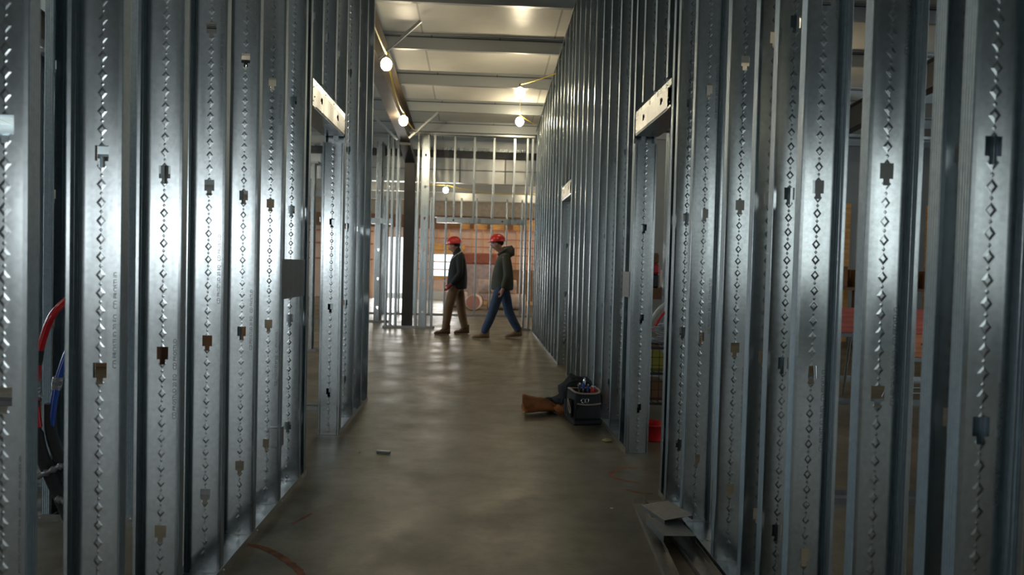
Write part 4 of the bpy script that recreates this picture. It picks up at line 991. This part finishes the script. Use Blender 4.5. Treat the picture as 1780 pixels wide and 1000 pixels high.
A_ = dict(pelvis=(.03, 0, .93), chest=(.05, 0, 1.24), neck=(.03, 0, 1.47), head=(-.045, 0, 1.59),
          near_shoulder=(.07, -.19, 1.40), near_elbow=(.09, -.25, 1.10), near_wrist=(-.07, -.22, .90),
          far_shoulder=(.07, .19, 1.40), far_elbow=(.10, .25, 1.10), far_wrist=(.02, .26, .86),
          near_hip=(-.0, -.095, .90), near_knee=(-.10, -.10, .50), near_ankle=(-.15, -.10, .095), near_toe=(-.345, 0, .0), near_heel=(-.085, 0, .0),
          far_hip=(.06, .095, .90), far_knee=(.11, .10, .49), far_ankle=(.185, .10, .095), far_toe=(.0, .1, .0), far_heel=(.25, .1, .0))
B_ = dict(pelvis=(.05, 0, .95), chest=(.06, 0, 1.27), neck=(.05, 0, 1.50), head=(-.06, 0, 1.63),
          near_shoulder=(.09, -.20, 1.42), near_elbow=(.12, -.25, 1.10), near_wrist=(.055, -.24, .86),
          far_shoulder=(.08, .20, 1.42), far_elbow=(.10, .25, 1.12), far_wrist=(.06, .26, .88),
          near_hip=(.02, -.10, .92), near_knee=(-.09, -.11, .51), near_ankle=(-.235, -.11, .10), near_toe=(-.44, 0, .0), near_heel=(-.17, 0, .0),
          far_hip=(.08, .10, .92), far_knee=(.17, .11, .50), far_ankle=(.345, .11, .12), far_toe=(.13, 0, .0), far_heel=(.40, 0, .03))
for D in (A_, B_):
    for k in ('near', 'far'):
        for q in ('_toe', '_heel'): v = D[k+q]; D[k+q] = (v[0], D[k+'_ankle'][1], v[2])
tA, hd, hc = worker((-.43, 13.05, 0), 'person in red hard hat, black jacket and brown trousers, walking left and looking down', A_,
       dict(jacket=JBLK, trousers=TANP, boot=BOOT, sole=SOLE, hat=RED, hair=DARKH, brow=DARKH), dict(hem=-.115, hairname='beanie', tilt=-.10, bulk=1.14))
GL = mat('red_glove', (.20, .01, .012), .7, bump=.4, bscale=30)
# red work gloves held in the near hand: a glove worn on each hand, five fingers each
def glove(J, k, par):
    wr = Vector(J[k+'_wrist']); el = Vector(J[k+'_elbow']); d = (wr-el).normalized(); side = Vector((-1, 0, 0)); side = (side-d*side.dot(d)).normalized(); nrm = d.cross(side)
    V = [(*(wr-d*.02), .042), (*(wr+d*.02), .038), (*(wr+d*.06), .044, .030)]; E = [(0, 1), (1, 2)]
    for f in range(4):
        L = (.036, .042, .039, .030)[f]; b = wr+d*.085+nrm*((f-1.5)*.022); n0 = len(V)
        V += [(*(b+d*L*.7), .0135), (*(b+d*L*1.3+side*.016), .013), (*(b+d*L*1.35+side*.04), .012)]; E += [(2, n0), (n0, n0+1), (n0+1, n0+2)]
    n0 = len(V); V += [(*(wr+d*.045+side*.040), .015), (*(wr+d*.08+side*.056), .013)]; E += [(2, n0), (n0, n0+1)]
    skinned('work_glove', V, E, GL, par)
glove(A_, 'near', tA)
MB().tube([(.035, 0, 1.43), (.015, 0, 1.50), (-.005, 0, 1.56)], [.085, .075, .070], 16).build('neck_gaiter', JBLK, tA)
MB().tube(smooth([(.10, -.06, 1.505), (.075, -.13, 1.475), (.0, -.165, 1.42), (-.07, -.15, 1.36)]), .009, 8).build('pale_collar_piping', mat('pale_piping', (.42, .42, .38), .7), tA)
tB, hd, hc = worker((-.0+.345, 12.45, 0), 'person in red hard hat, olive hooded jacket and blue jeans, striding left', B_,
       dict(jacket=OLIVE, trousers=JEANS, boot=BOOT2, sole=SOLE2, hat=RED, hair=DARKH, brow=DARKH), dict(hem=-.12, hairname='hair', tilt=-.06, bulk=1.22))
MB().ball((.135, 0, 1.50), .115, 1.05, 1.1, .85, 20, 14, lambda p, q: q*(1+.10*math.sin(p.y*7)+.07*math.sin(p.x*5+p.z*6))).build('hood', OLIVE, tB)
MB().tube(smooth([(-.03, -.085, 1.44), (.02, -.10, 1.49), (.10, -.095, 1.54), (.17, -.05, 1.58), (.19, 0, 1.59), (.17, .05, 1.58), (.10, .095, 1.54), (.02, .10, 1.49), (-.03, .085, 1.44)]), .026, 10).build('hood_edge', OLIVE, tB)
MB().tube([(-.12, -.045, 1.640), (-.145, -.03, 1.643), (-.148, 0, 1.642), (-.145, .03, 1.643), (-.12, .045, 1.640)], .009, 8).build('safety_glasses', BLACKPL, tB)
